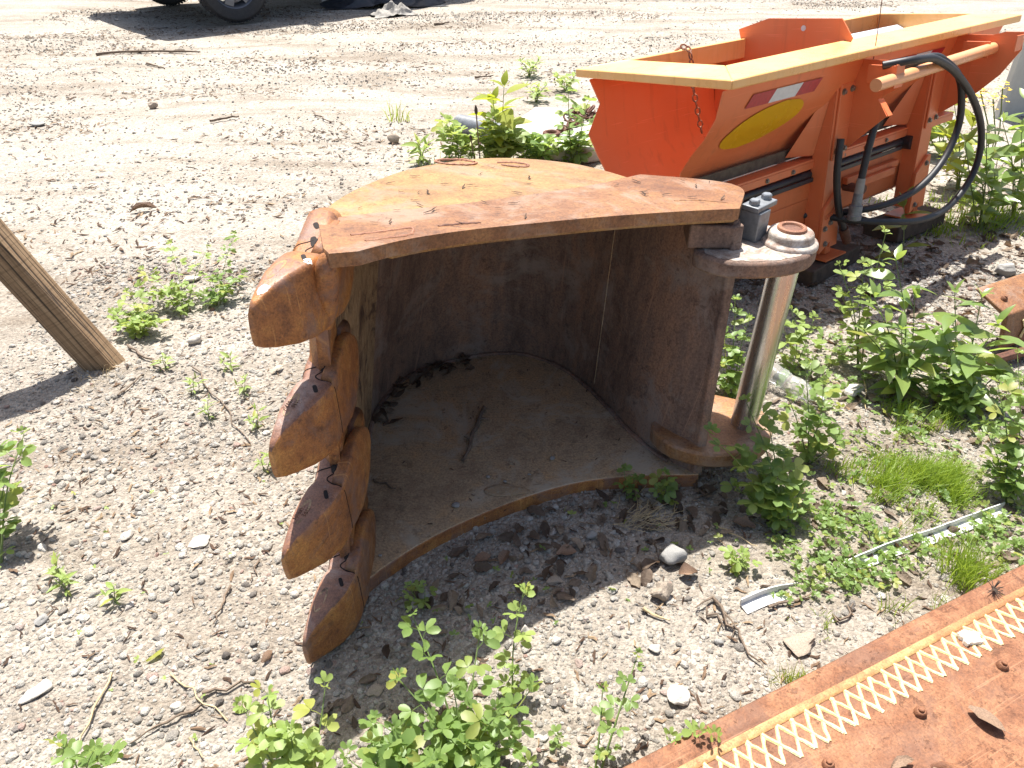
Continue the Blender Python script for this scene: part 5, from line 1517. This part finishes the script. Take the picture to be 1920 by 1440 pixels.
one_leaf((-0.589, 0.924), 0.036, 0.4, 'leaf_solid_pale', 'tan curled leaf beside the left front weed', 406, rx=0.5)
one_leaf((0.640, 1.463), 0.060, -0.4, 'leaf_solid', 'long tan leaf in the shade under the weeds by the hinge', 407)
one_leaf((0.453, 1.293), 0.050, 0.1, 'leaf_yellow' if False else 'leaf_solid', 'orange brown leaf scrap right of the cobble', 408)
one_leaf((-1.943, 3.748), 0.13, 0.5, 'leaf_solid', 'crumpled brown leaf lying alone on the yard above the post', 409)
one_leaf((-0.848, 2.243), 0.06, 1.0, 'leaf_solid_pale', 'pale torn leaf behind the second tooth', 410)
pz = 0.085
one_leaf((0.95, 0.84), 0.07, 2.3, 'leaf_solid', 'large curled brown leaf resting against the rib of the rusty plate', 411, z=pz, rx=0.3)
one_leaf((0.74, 0.745), 0.06, 0.4, 'leaf_solid', 'dry brown leaf on the rusty plate left of the rib', 412, z=pz)
one_leaf((0.66, 0.70), 0.07, 1.3, 'leaf_solid', 'brown crinkled leaf at the bottom of the rusty plate', 413, z=pz)
one_leaf((0.81, 0.72), 0.05, 2.1, 'leaf_solid', 'small crinkled leaf next to the rib at the bottom of the plate', 414, z=pz, rx=0.3)
# white splash on the beads
b = MB(); g = random.Random(4); c0 = np.array([1.018, 1.035])
for k in range(9):
    a = g.uniform(0, 6.28); d = g.uniform(0, 0.016); rr = g.uniform(0.007, 0.014)
    ring = [(c0[0] + d * math.cos(a) + rr * g.uniform(0.5, 1.3) * math.cos(q) * 1.4, c0[1] + d * math.sin(a) * 0.6 + rr * g.uniform(0.5, 1.3) * math.sin(q) * 0.8) for q in np.linspace(0, 6.28, 12)[:-1]]
    b.prism(ring, 'z', 0.080, 0.0895 + 0.0006 * k)
o = b.build('bird_dropping', M['dropping']); tag(o, 'white bird dropping splashed over the weld beads of the plate', 'bird dropping')
# spiky dead sprig on the plate edge
b = MB(); g = random.Random(14); px_, py_ = 1.135, 1.165
for k in range(18):
    a = g.uniform(0, 6.28); l = g.uniform(0.015, 0.03)
    b.tube([(px_, py_, 0.096), (px_ + l * math.cos(a), py_ + l * math.sin(a), 0.096 + g.uniform(-0.004, 0.016))], [0.0014, 0.0007], 4)
o = b.build('dead_sprig', M['seed']); tag(o, 'dark spiky dead sprig on the edge of the rusty plate', 'sprig')

# ================================================================== PLANTS
def leaflet(b, base, d, up, l, w, fold=0.25, curl=0.2, prof=(0.0, 0.62, 1.0, 0.9, 0.0), ts=(0.0, 0.22, 0.55, 0.85, 1.0)):
    d = Vector(d).normalized(); up = Vector(up); side = d.cross(up).normalized(); up = side.cross(d).normalized()
    base = Vector(base)
    cen, lf, rt_ = [], [], []
    for t, p in zip(ts, prof):
        c = base + d * (l * t) - up * (curl * l * t * t)
        cen.append(c)
        if p > 0:
            lf.append(c + side * (w * p / 2) + up * (fold * w * p / 2)); rt_.append(c - side * (w * p / 2) + up * (fold * w * p / 2))
    n = len(cen); vs = cen + lf + rt_
    m_ = len(lf); fs = []
    off = 1
    for s0 in (n, n + m_):
        fs.append((0, 1, s0) if s0 == n else (0, s0, 1))
        for k in range(m_ - 1):
            q = (k + off, k + off + 1, s0 + k + 1, s0 + k)
            fs.append(q if s0 == n else q[::-1])
        fs.append((n - 2, n - 1, s0 + m_ - 1) if s0 == n else (n - 1, n - 2, s0 + m_ - 1))
    b.add(vs, fs)

def trifoliate(name, seed, mat):
    g = random.Random(seed); b = MB()
    pl = g.uniform(0.5, 0.9)
    tip = Vector((pl, 0, 0.12))
    b.tube([(0, 0, 0), (pl * 0.5, 0, 0.09), tuple(tip)], 0.022, 4)
    for a in (0, 1, -1):
        ang = a * R(g.uniform(55, 75))
        d = Vector((math.cos(ang), math.sin(ang), g.uniform(-0.1, 0.3)))
        leaflet(b, tip + d * 0.05, d, (g.uniform(-.15, .15), g.uniform(-.15, .15), 1), g.uniform(0.85, 1.1), g.uniform(0.5, 0.66), g.uniform(0.1, 0.45), g.uniform(0.0, 0.35))
    me = b.mesh(name, mat, True, 60)
    return me
def single(name, seed, mat, wid=0.36):
    g = random.Random(seed); b = MB()
    b.tube([(0, 0, 0), (0.12, 0, 0.02)], 0.014, 4)
    leaflet(b, (0.1, 0, 0.02), (1, 0, g.uniform(0, 0.2)), (0, g.uniform(-.2, .2), 1), 0.95, wid * g.uniform(0.85, 1.15), g.uniform(0.1, 0.45), g.uniform(0.1, 0.5), (0, 0.5, 0.92, 1.0, 0.72, 0.32, 0), (0, 0.1, 0.28, 0.48, 0.70, 0.88, 1.0))
    return b.mesh(name, mat, True, 60)
LV = {
    'clover': [trifoliate('clover_leaf', 500 + i, M['leaf']) for i in range(7)],
    'pale': [trifoliate('pale_clover_leaf', 520 + i, M['leaf_pale']) for i in range(6)],
    'broad': [single('broad_leaf', 540 + i, M['leaf_broad'], 0.36) for i in range(7)],
    'yellow': [single('yellow_leaf', 560 + i, M['leaf_yellow'], 0.5) for i in range(5)],
    'lance': [single('lance_leaf', 580 + i, M['leaf_pale'], 0.28) for i in range(5)],
}
def plant(name, label, base, stems, kind, size, cat='weed', group=None, droop=0.25, seed=0, stem_r=0.0016, tip_cluster=3, mats='stem', zb=None):
    """stems: (top_xy, height, number of leaves); leaves spiral up each stem, smaller towards the tip"""
    g = random.Random(seed)
    if kind in ('clover', 'pale'):
        stems = [(a_, h_, int(n_ * 1.3)) for a_, h_, n_ in stems]
    z0 = gzf(*base) if zb is None else zb
    t = thing(name, label, cat, (base[0], base[1], z0), group=group)
    for (tx, ty), h, n in stems:
        top = Vector((tx - base[0], ty - base[1], h - z0))
        p0 = Vector((g.uniform(-0.008, 0.008), g.uniform(-0.008, 0.008), -0.005))
        mid = p0.lerp(top, 0.5) + Vector((g.uniform(-.012, .012), g.uniform(-.012, .012), 0.02 + 0.06 * (top.xy.length)))
        pts = catmull([tuple(p0), tuple(mid), tuple(top)], 9)
        b = MB(); b.tube([tuple(p) for p in pts], [stem_r * (1.15 - 0.75 * k / 8) for k in range(9)], 5)
        b.build('stem', M[mats], t)
        ph = g.uniform(0, 6.28)
        for k in range(n + tip_cluster):
            if k < n:
                f = 0.16 + 0.80 * (k + g.uniform(-0.3, 0.3)) / max(1, n)
                sz = size * (0.62 + 0.5 * math.sin(math.pi * min(1, 0.25 + 0.75 * (1 - f)))) * g.uniform(0.75, 1.2)
                pitch = g.uniform(0.05, 0.7) - droop * (1 - f)
            else:
                f = 1.0; sz = size * g.uniform(0.35, 0.7); pitch = g.uniform(0.5, 1.25)
            f = min(max(f, 0.05), 1.0)
            p = Vector([np.interp(f * 8, range(9), pts[:, q]) for q in range(3)])
            ph += 2.4 + g.uniform(-0.5, 0.5)
            o = link('leaf', g.choice(LV[kind]), None, t)
            o.location = p; o.scale = (sz,) * 3
            o.rotation_euler = (Euler((0, 0, ph)).to_matrix() @ Euler((g.uniform(-0.5, 0.5), -pitch, 0)).to_matrix()).to_euler()
    return t

FW = 'weeds in the foreground'
plant('clover_weed', 'tall bushy green clover weed at the bottom centre of the picture', (-0.086, 0.780), [
    ((-0.212, 1.013), 0.20, 9), ((-0.066, 0.966), 0.20, 9), ((-0.228, 0.882), 0.17, 8), ((-0.116, 0.865), 0.16, 9), ((0.043, 0.877), 0.15, 8),
    ((-0.156, 0.816), 0.13, 9), ((-0.031, 0.821), 0.14, 10), ((-0.272, 0.822), 0.12, 8), ((-0.093, 0.779), 0.10, 9), ((0.000, 0.785), 0.09, 8)], 'clover', 0.0287, group=FW, seed=1, stem_r=0.0026)
plant('clover_weed', 'slender clover weed with white tipped top in front of the shaded gravel', (-0.006, 0.918), [((0.026, 1.085), 0.19, 9), ((0.006, 0.954), 0.08, 5)], 'pale', 0.0237, group=FW, seed=2, stem_r=0.0022)
plant('clover_weed', 'low leafy clover weed at the very bottom below the bushy one', (-0.195, 0.708), [((-0.264, 0.768), 0.12, 9), ((-0.201, 0.747), 0.12, 9), ((-0.141, 0.742), 0.11, 9), ((-0.315, 0.758), 0.10, 8), ((-0.060, 0.738), 0.10, 8), ((-0.224, 0.788), 0.14, 9), ((0.031, 0.753), 0.08, 7)], 'clover', 0.0324, group=FW, seed=3, stem_r=0.0026)
plant('clover_weed', 'bright clover weed at the bottom left of the lowest tooth', (-0.411, 0.728), [((-0.529, 0.838), 0.14, 7), ((-0.482, 0.854), 0.16, 8), ((-0.364, 0.852), 0.18, 4), ((-0.424, 0.789), 0.13, 8), ((-0.373, 0.758), 0.12, 7), ((-0.474, 0.779), 0.10, 7)], 'pale', 0.0312, group=FW, seed=4, stem_r=0.0026)
plant('clover_weed', 'small clover weed in the lower left corner of the gravel', (-0.847, 0.738), [((-0.884, 0.790), 0.09, 4), ((-0.809, 0.774), 0.09, 5), ((-0.775, 0.769), 0.06, 4)], 'clover', 0.0300, group=FW, seed=5, stem_r=0.0022)
plant('clover_weed', 'single thin arching weed right of the bushy front clump', (0.151, 0.728), [((0.256, 0.931), 0.17, 10), ((0.183, 0.884), 0.13, 3)], 'clover', 0.0200, group=FW, seed=6, stem_r=0.0028)
plant('clover_weed', 'short weed with broad leaves touching the rusty plate edge', (0.353, 0.780), [((0.313, 0.812), 0.07, 3), ((0.366, 0.806), 0.10, 5), ((0.395, 0.795), 0.10, 3)], 'pale', 0.0300, group=FW, seed=7)
plant('clover_weed', 'tiny clover sprig between the lowest tooth and the front weeds', (-0.223, 1.193), [((-0.246, 1.201), 0.05, 4), ((-0.215, 1.209), 0.05, 3)], 'pale', 0.0225, group=FW, seed=8)
plant('clover_weed', 'tiny sprout at the bottom between bushy clump and plate', (0.105, 0.835), [((0.098, 0.835), 0.03, 3)], 'clover', 0.0200, group=FW, seed=9)
plant('clover_weed', 'upright green weed at the left edge below the post shadow', (-1.329, 1.320), [((-1.288, 1.538), 0.26, 9), ((-1.362, 1.525), 0.27, 8), ((-1.339, 1.471), 0.16, 8)], 'clover', 0.0349, group='weeds on the left', seed=10, stem_r=0.0026)
LW = 'weeds on the left'
plant('clover_weed', 'bright green clump at the foot of the leaning post', (-1.447, 2.473), [((-1.540, 2.525), 0.06, 9), ((-1.490, 2.599), 0.09, 10), ((-1.402, 2.549), 0.07, 9), ((-1.475, 2.461), 0.05, 9), ((-1.410, 2.484), 0.06, 10), ((-1.352, 2.478), 0.04, 8)], 'pale', 0.0275, group=LW, seed=11)
plant('clover_weed', 'sprawling clover weed in the gravel left of the top tooth', (-1.321, 2.652), [((-1.552, 2.837), 0.10, 9), ((-1.464, 2.965), 0.15, 9), ((-1.305, 2.960), 0.14, 8), ((-1.384, 2.746), 0.06, 9), ((-1.573, 2.718), 0.05, 8), ((-1.463, 2.723), 0.06, 8)], 'pale', 0.0262, group=LW, seed=12)
plant('clover_weed', 'clover weed close beside the top tooth', (-1.231, 2.742), [((-1.197, 3.008), 0.18, 10), ((-1.122, 2.827), 0.08, 9), ((-1.253, 2.822), 0.07, 9), ((-1.165, 2.741), 0.05, 8), ((-1.280, 2.710), 0.03, 7)], 'clover', 0.0262, group=LW, seed=13)
for i, (px, lab) in enumerate((((-1.249, 2.243), 'small lance leaved sprout nearest the post root'), ((-1.089, 2.094), 'small lance leaved sprout in mid gravel between post and second tooth'), ((-0.995, 1.958), 'tiny pale sprout below the mid gravel sprout'), ((-1.021, 2.243), 'grey green sprout beside the pale stone left of the second tooth'), ((-0.929, 2.094), 'leafy sprout on the runner stem left of the second tooth'), ((-0.829, 1.901), 'small sprout on the runner stem lower down'), ((-0.739, 1.694), 'sprout hugging the gap below the second tooth'), ((-0.981, 1.201), 'lone yellowish sprout on the open gravel at left'), ((-1.150, 1.276), 'small yellow green sprout below the left edge weed'), ((-1.109, 1.234), 'sparse brown green sprout left of the lone sprout'))):
    x, y = px
    plant('lance_sprout', lab, px, [((x + 0.01, y + 0.004), 0.045 + 0.01 * (i % 3), 5), ((x - 0.012, y - 0.004), 0.03, 4)], 'lance', 0.0368, cat='sprout', group='small sprouts left of the bucket', seed=30 + i, stem_r=0.0014)

RW = 'weeds right of the bucket'
plant('clover_weed', 'clover weed behind the bucket hinge left of the chrome pin', (0.754, 2.078), [((0.767, 2.267), 0.26, 9), ((0.724, 2.187), 0.18, 8), ((0.692, 2.093), 0.10, 8), ((0.808, 2.208), 0.22, 8), ((0.770, 2.129), 0.12, 8)], 'clover', 0.0300, group=RW, seed=14, stem_r=0.0022)
plant('clover_weed', 'dense dark clover weed in front of the chrome pin foot', (0.735, 1.463), [((0.645, 1.653), 0.28, 9), ((0.538, 1.587), 0.22, 8), ((0.697, 1.608), 0.25, 10), ((0.629, 1.568), 0.17, 9), ((0.739, 1.546), 0.17, 10), ((0.687, 1.526), 0.11, 9), ((0.788, 1.505), 0.09, 9), ((0.617, 1.516), 0.08, 8)], 'clover', 0.0324, group=RW, seed=15, stem_r=0.0026)
plant('clover_weed', 'clover weed just right of the chrome pin over the plastic bottle', (0.915, 1.743), [((0.876, 1.854), 0.26, 8), ((0.932, 1.828), 0.22, 8), ((0.829, 1.802), 0.18, 8), ((0.965, 1.724), 0.10, 8), ((0.917, 1.749), 0.14, 8)], 'clover', 0.0312, group=RW, seed=16, stem_r=0.0024)
plant('clover_weed', 'bright leafy weed behind the chrome pin on its right', (1.007, 2.209), [((1.008, 2.352), 0.17, 7), ((1.074, 2.312), 0.16, 7), ((0.963, 2.308), 0.14, 6)], 'pale', 0.0337, group=RW, seed=17)
plant('clover_weed', 'sprig of clover growing at the lower bucket edge', (0.340, 1.590), [((0.321, 1.615), 0.07, 4), ((0.352, 1.603), 0.05, 4)], 'clover', 0.0212, group=RW, seed=18)
plant('clover_weed', 'round leaved sprig at the lower corner of the bucket mouth', (0.446, 1.579), [((0.433, 1.592), 0.07, 5), ((0.417, 1.570), 0.04, 4)], 'clover', 0.0262, group=RW, seed=19)
plant('clover_weed', 'small bright clover sprig at the shadow edge right of the cobble', (0.573, 1.311), [((0.569, 1.315), 0.03, 5), ((0.596, 1.311), 0.03, 4)], 'pale', 0.0225, group=RW, seed=20)
plant('clover_weed', 'clover weed at the right edge beside the white strip', (1.426, 1.557), [((1.383, 1.742), 0.28, 9), ((1.463, 1.819), 0.33, 10), ((1.443, 1.681), 0.25, 9), ((1.355, 1.686), 0.17, 8), ((1.414, 1.639), 0.13, 9), ((1.378, 1.615), 0.07, 8)], 'clover', 0.0312, group=RW, seed=21, stem_r=0.0024)
plant('clover_weed', 'tall spindly weed rising at the left side of the leafy bush', (1.253, 2.243), [((1.269, 2.370), 0.46, 8), ((1.145, 2.371), 0.34, 9), ((1.208, 2.330), 0.36, 6), ((1.163, 2.323), 0.24, 8)], 'pale', 0.0324, group=RW, seed=22, stem_r=0.0026)
plant('broadleaf_bush', 'broad leaved bush with glossy pointed leaves right of the pin', (1.330, 2.063), [
    ((1.289, 2.289), 0.40, 10), ((1.214, 2.212), 0.30, 10), ((1.348, 2.212), 0.30, 10), ((1.172, 2.138), 0.22, 10), ((1.296, 2.138), 0.22, 11), ((1.375, 2.102), 0.20, 9), ((1.236, 2.096), 0.12, 8)], 'broad', 0.1105, cat='bush', group='bushes', seed=23, stem_r=0.0030, droop=0.4)
plant('broadleaf_bush', 'second broad leaved bush nearer the rusty channel', (1.508, 2.017), [
    ((1.476, 2.212), 0.32, 10), ((1.572, 2.212), 0.30, 9), ((1.608, 2.138), 0.24, 9), ((1.422, 2.103), 0.22, 10), ((1.523, 2.068), 0.18, 10), ((1.456, 2.032), 0.12, 9), ((1.596, 2.032), 0.12, 8)], 'broad', 0.1105, cat='bush', group='bushes', seed=24, stem_r=0.0030, droop=0.4)
plant('clover_weed', 'clover weed mixed into the foot of the second bush', (1.426, 1.958), [((1.388, 2.061), 0.10, 10), ((1.489, 2.064), 0.12, 10), ((1.452, 2.101), 0.18, 10), ((1.508, 1.968), 0.08, 9)], 'clover', 0.0300, group=RW, seed=25)
plant('broad_sprout', 'young plant with four drooping leaves under the spreader hoses', (1.763, 3.066), [((1.850, 3.385), 0.19, 6)], 'broad', 0.1300, cat='sprout', seed=26, stem_r=0.0026, droop=0.1)
BWK = 'weeds behind the bucket'
for i, (bx, stems, kind, size, lab) in enumerate((
    ((-0.556, 4.535), [((-0.562, 4.507), 0.10, 7), ((-0.513, 4.489), 0.08, 6)], 'lance', 0.0862, 'small bright tuft at the left of the weeds behind the bucket'),
    ((-0.327, 4.535), [((-0.387, 4.511), 0.20, 9), ((-0.333, 4.487), 0.16, 8), ((-0.275, 4.540), 0.08, 7)], 'pale', 0.0517, 'green weed behind the bucket rim left of the pipe'),
    ((-0.082, 4.535), [((-0.109, 4.442), 0.22, 10), ((-0.031, 4.405), 0.20, 10), ((-0.176, 4.515), 0.12, 9), ((0.032, 4.515), 0.12, 9), ((-0.064, 4.528), 0.10, 9)], 'pale', 0.0575, 'thick leafy weed behind the middle of the bucket rim'),
    ((-0.067, 4.637), [((-0.045, 4.384), 0.40, 7), ((-0.108, 4.465), 0.32, 6)], 'yellow', 0.1380, 'yellow green leaved stalk rising behind the thick weed'),
    ((0.163, 4.535), [((0.128, 4.515), 0.12, 8), ((0.223, 4.477), 0.10, 8), ((0.081, 4.540), 0.08, 8)], 'clover', 0.0517, 'low clover in front of the pale slab'),
    ((0.376, 4.535), [((0.315, 4.348), 0.38, 7), ((0.355, 4.528), 0.10, 9), ((0.407, 4.580), 0.10, 8), ((0.436, 4.483), 0.30, 6)], 'clover', 0.0517, 'tall clover stalk beside the open end of the spreader'))):
    plant('leafy_weed', lab, bx, [(a_, h_ * 1.15, int(n_ * 1.5)) for a_, h_, n_ in stems], kind, size * 1.15, group=BWK, seed=50 + i, stem_r=0.004)
for i, (p, q, lab) in enumerate((((-0.196, 4.535), (-0.201, 4.312), 'dark seed spike standing behind the bucket beside the pipe'), ((-0.229, 4.535), (-0.238, 4.369), 'shorter dark seed spike behind the bucket'))):
    t = thing('seed_spike', lab, 'plant', (p[0], p[1], 0)); h = (0.34, 0.18)[i]; d = Vector((q[0] - p[0], q[1] - p[1], h))
    b = MB(); b.tube([(0, 0, 0), tuple(d)], 0.004, 5); b.build('stem', M['twig'], t)
    b = MB(); b.tube([tuple(d), tuple(d * 1.06), tuple(d * 1.15)], [0.009, 0.010, 0.004], 7); b.build('seed_head', M['seed'], t)
BG = 'bushes beyond the spreader'
for i, (bx, stems, kind, size, lab) in enumerate((
    ((2.541, 4.120), [((2.377, 4.139), 0.42, 10), ((2.311, 4.124), 0.34, 9), ((2.498, 4.124), 0.34, 10), ((2.484, 4.205), 0.20, 9)], 'yellow', 0.1265, 'yellow green bush seen through the hose loops'),
    ((2.369, 3.550), [((2.231, 3.687), 0.36, 10), ((2.299, 3.660), 0.42, 11), ((2.379, 3.628), 0.30, 10), ((2.366, 3.685), 0.20, 9)], 'broad', 0.1430, 'dark leaved bush right of the hose loops'),
    ((2.621, 3.689), [((2.428, 3.769), 0.44, 11), ((2.513, 3.727), 0.40, 10), ((2.495, 3.668), 0.26, 10), ((2.616, 3.933), 0.50, 10)], 'broad', 0.1560, 'broad leaved bush at the right edge below the pale panel'),
    ((2.695, 4.637), [((2.400, 4.723), 0.22, 9), ((2.551, 4.708), 0.24, 9), ((2.649, 4.650), 0.16, 9)], 'pale', 0.0690, 'green weed seen between the spreader legs'))):
    plant('background_bush', lab, bx, stems, kind, size, cat='bush', group=BG, seed=70 + i, stem_r=0.004)
fl = thing('yellow_flower_plant', 'plant with small yellow flowers in front of the pale panel', 'plant', (*(2.761, 4.252), 0)); bx = (2.761, 4.252)
gf = random.Random(9)
for k, q in enumerate(((2.491, 4.149), (2.588, 4.122), (2.418, 4.119), (2.522, 4.065))):
    h = (0.50, 0.52, 0.48, 0.48)[k]; d = Vector((q[0] - bx[0], q[1] - bx[1], h))
    b = MB(); b.tube([(0, 0, 0), tuple(d * 0.5 + Vector((0.02, 0, 0.03))), tuple(d)], 0.0035, 5); b.build('stem', M['stem'], fl)
    for j in range(14):
        b = MB(); c = d + Vector((gf.gauss(0, 0.025), gf.gauss(0, 0.025), gf.uniform(-0.05, 0.03)))
        for a in range(4):
            an = a * 1.571 + gf.uniform(0, 1); leaflet(b, c, (math.cos(an), math.sin(an), 0.4), (0, 0, 1), 0.012, 0.009)
        b.build('flower', M['petal'], fl)
for i, (p, h, lab) in enumerate((((0.151, 6.768), 0.12, 'small weed tuft on the yard left of the spreader corner'), ((0.431, 6.308), 0.10, 'low weed tuft on the yard close to the spreader corner'), ((0.183, 5.900), 0.12, 'sparse weed on the yard between tuft and slab'))):
    x, y = p
    plant('yard_weed', lab, p, [((x + 0.08, y), h, 9), ((x - 0.08, y + 0.05), h * 0.8, 9), ((x, y - 0.08), h * 0.7, 9), ((x + 0.02, y + 0.1), h * 0.6, 8)], 'lance', 0.0862, group='weeds in the yard', seed=90 + i, stem_r=0.004)

# ------------------------------------------------------------------ fine grass and ground cover (uncountable)
def grass(label, c, rx, ry, n, hmin, hmax, seed, lean=(0.0, 0.0), r=0.0011, mat='grass', name='grass', spread=0.35):
    g = random.Random(seed); b = MB()
    for k in range(n):
        a = g.uniform(0, 6.283); rr = math.sqrt(g.random()) * (1.0 + 0.35 * math.sin(a * 3 + seed) + 0.2 * math.sin(a * 7 + seed * 2))
        x, y = c[0] + rx * rr * math.cos(a), c[1] + ry * rr * math.sin(a)
        if float(vnoise([x * 14], [y * 14], 0, seed + 50)[0]) < g.uniform(-0.6, 0.5): continue
        z = gzf(x, y) - 0.003; h = g.uniform(hmin, hmax) * max(0.45, 1.1 - 0.5 * rr)
        lx, ly = lean[0] + g.gauss(0, spread), lean[1] + g.gauss(0, spread)
        p1 = Vector((x + lx * h * 0.4, y + ly * h * 0.4, z + h * 0.55)); p2 = Vector((x + lx * h * 0.95, y + ly * h * 0.95, z + h * (0.95 - 0.15 * abs(lx))))
        w = Vector((g.gauss(0, 1), g.gauss(0, 1), 0)).normalized() * r
        i = len(b.v)
        b.v += [(x - w.x, y - w.y, z), (x + w.x, y + w.y, z), tuple(p1 + w * 0.8), tuple(p1 - w * 0.8), tuple(p2)]
        b.f += [(i, i + 1, i + 2, i + 3), (i + 3, i + 2, i + 4)]
    me = bpy.data.meshes.new(name); me.from_pydata(b.v, [], b.f); me.materials.append(M[mat])
    o = link(name, me, None); return tag(o, label, 'grass', kind='stuff')
grass('bright fine grass patch right of the pin above the white strip', (1.176, 1.613), 0.195, 0.130, 3450, 0.045, 0.112, 1, (0.25, 0.1))
grass('fine grass patch just below the leafy bush', (1.334, 1.929), 0.117, 0.078, 1050, 0.045, 0.105, 2, (0.2, 0.1))
grass('fine grass between the two bright patches', (1.304, 1.635), 0.130, 0.078, 1050, 0.045, 0.105, 12, (0.3, 0.0))
grass('feathery horsetail tuft right of the white strip', (1.131, 1.293), 0.091, 0.078, 975, 0.060, 0.165, 3, (0.1, 0.1))
grass('feathery horsetail tuft touching the rusty plate edge', (0.993, 1.169), 0.091, 0.052, 675, 0.045, 0.120, 4)
grass('thin grass tuft at the edge of the rusty plate', (0.632, 0.988), 0.045, 0.025, 110, 0.03, 0.07, 5)
grass('sparse sprigs of grass on sunlit gravel', (0.732, 1.145), 0.05, 0.04, 90, 0.02, 0.05, 6)
grass('spiky grass tuft standing alone in the yard', (-0.800, 5.307), 0.06, 0.05, 40, 0.12, 0.26, 7, r=0.0035, spread=0.45)
grass('grass growing under the bushes beyond the spreader', (2.468, 3.689), 0.5, 0.3, 900, 0.04, 0.14, 8, r=0.003)
grass('low grass in the shade right of the timber block', (2.153, 3.550), 0.3, 0.15, 400, 0.03, 0.09, 9, r=0.0025)
grass('green grass strip behind the clover near the slab', (0.131, 4.535), 0.6, 0.2, 350, 0.05, 0.14, 10, r=0.0035)
grass('thin grass beside the hinge behind the chrome pin', (0.718, 2.017), 0.10, 0.10, 350, 0.02, 0.06, 11)
grass('dry pale grass at the foot of the leaning post', (-1.468, 2.209), 0.14, 0.09, 240, 0.02, 0.06, 13, mat='straw', r=0.0008, spread=0.9)

def cover(label, area, n, smin, smax, seed, src):
    g = np.random.default_rng(seed); x, y = area(g, n); n = len(x)
    s = g.uniform(smin, smax, n)
    rot = np.stack([g.normal(0, 0.25, n), g.normal(-0.5, 0.35, n), g.uniform(0, 6.28, n)], -1)
    return scatter('ground_cover', label, 'clover', np.stack([x, y, gz(x, y) + g.uniform(0.0, 0.02, n)], -1), rot, np.stack([s, s, s], -1), g.integers(0, len(src), n), g.uniform(0, 1, n), src, M['leaf'])
cover('low clover carpet below the weeds right of the bucket', ell_area(0.86, 1.40, 0.17, 0.17), 280, 0.010, 0.019, 1, LV['clover'])
cover('low clover around the bright grass patch', ell_area(1.12, 1.62, 0.35, 0.25), 300, 0.010, 0.018, 2, LV['clover'])
cover('low dark foliage at the right edge below the white strip', ell_area(1.40, 1.40, 0.16, 0.12), 220, 0.010, 0.018, 3, LV['clover'])
cover('small clover sprouts scattered in the bucket shadow', ell_area(0.15, 1.30, 0.5, 0.2, 0.4), 40, 0.008, 0.014, 4, LV['clover'])
cover('scattered small clover under the leafy bushes', ell_area(1.40, 2.15, 0.45, 0.35), 420, 0.014, 0.025, 5, LV['clover'])
cover('tiny scattered seedlings on the open gravel', ell_area(-0.95, 1.2, 0.6, 0.5), 40, 0.005, 0.010, 6, LV['pale'])
cover('clover creeping along the white strip', ell_area(0.98, 1.33, 0.35, 0.05, 0.35), 160, 0.009, 0.016, 7, LV['clover'])
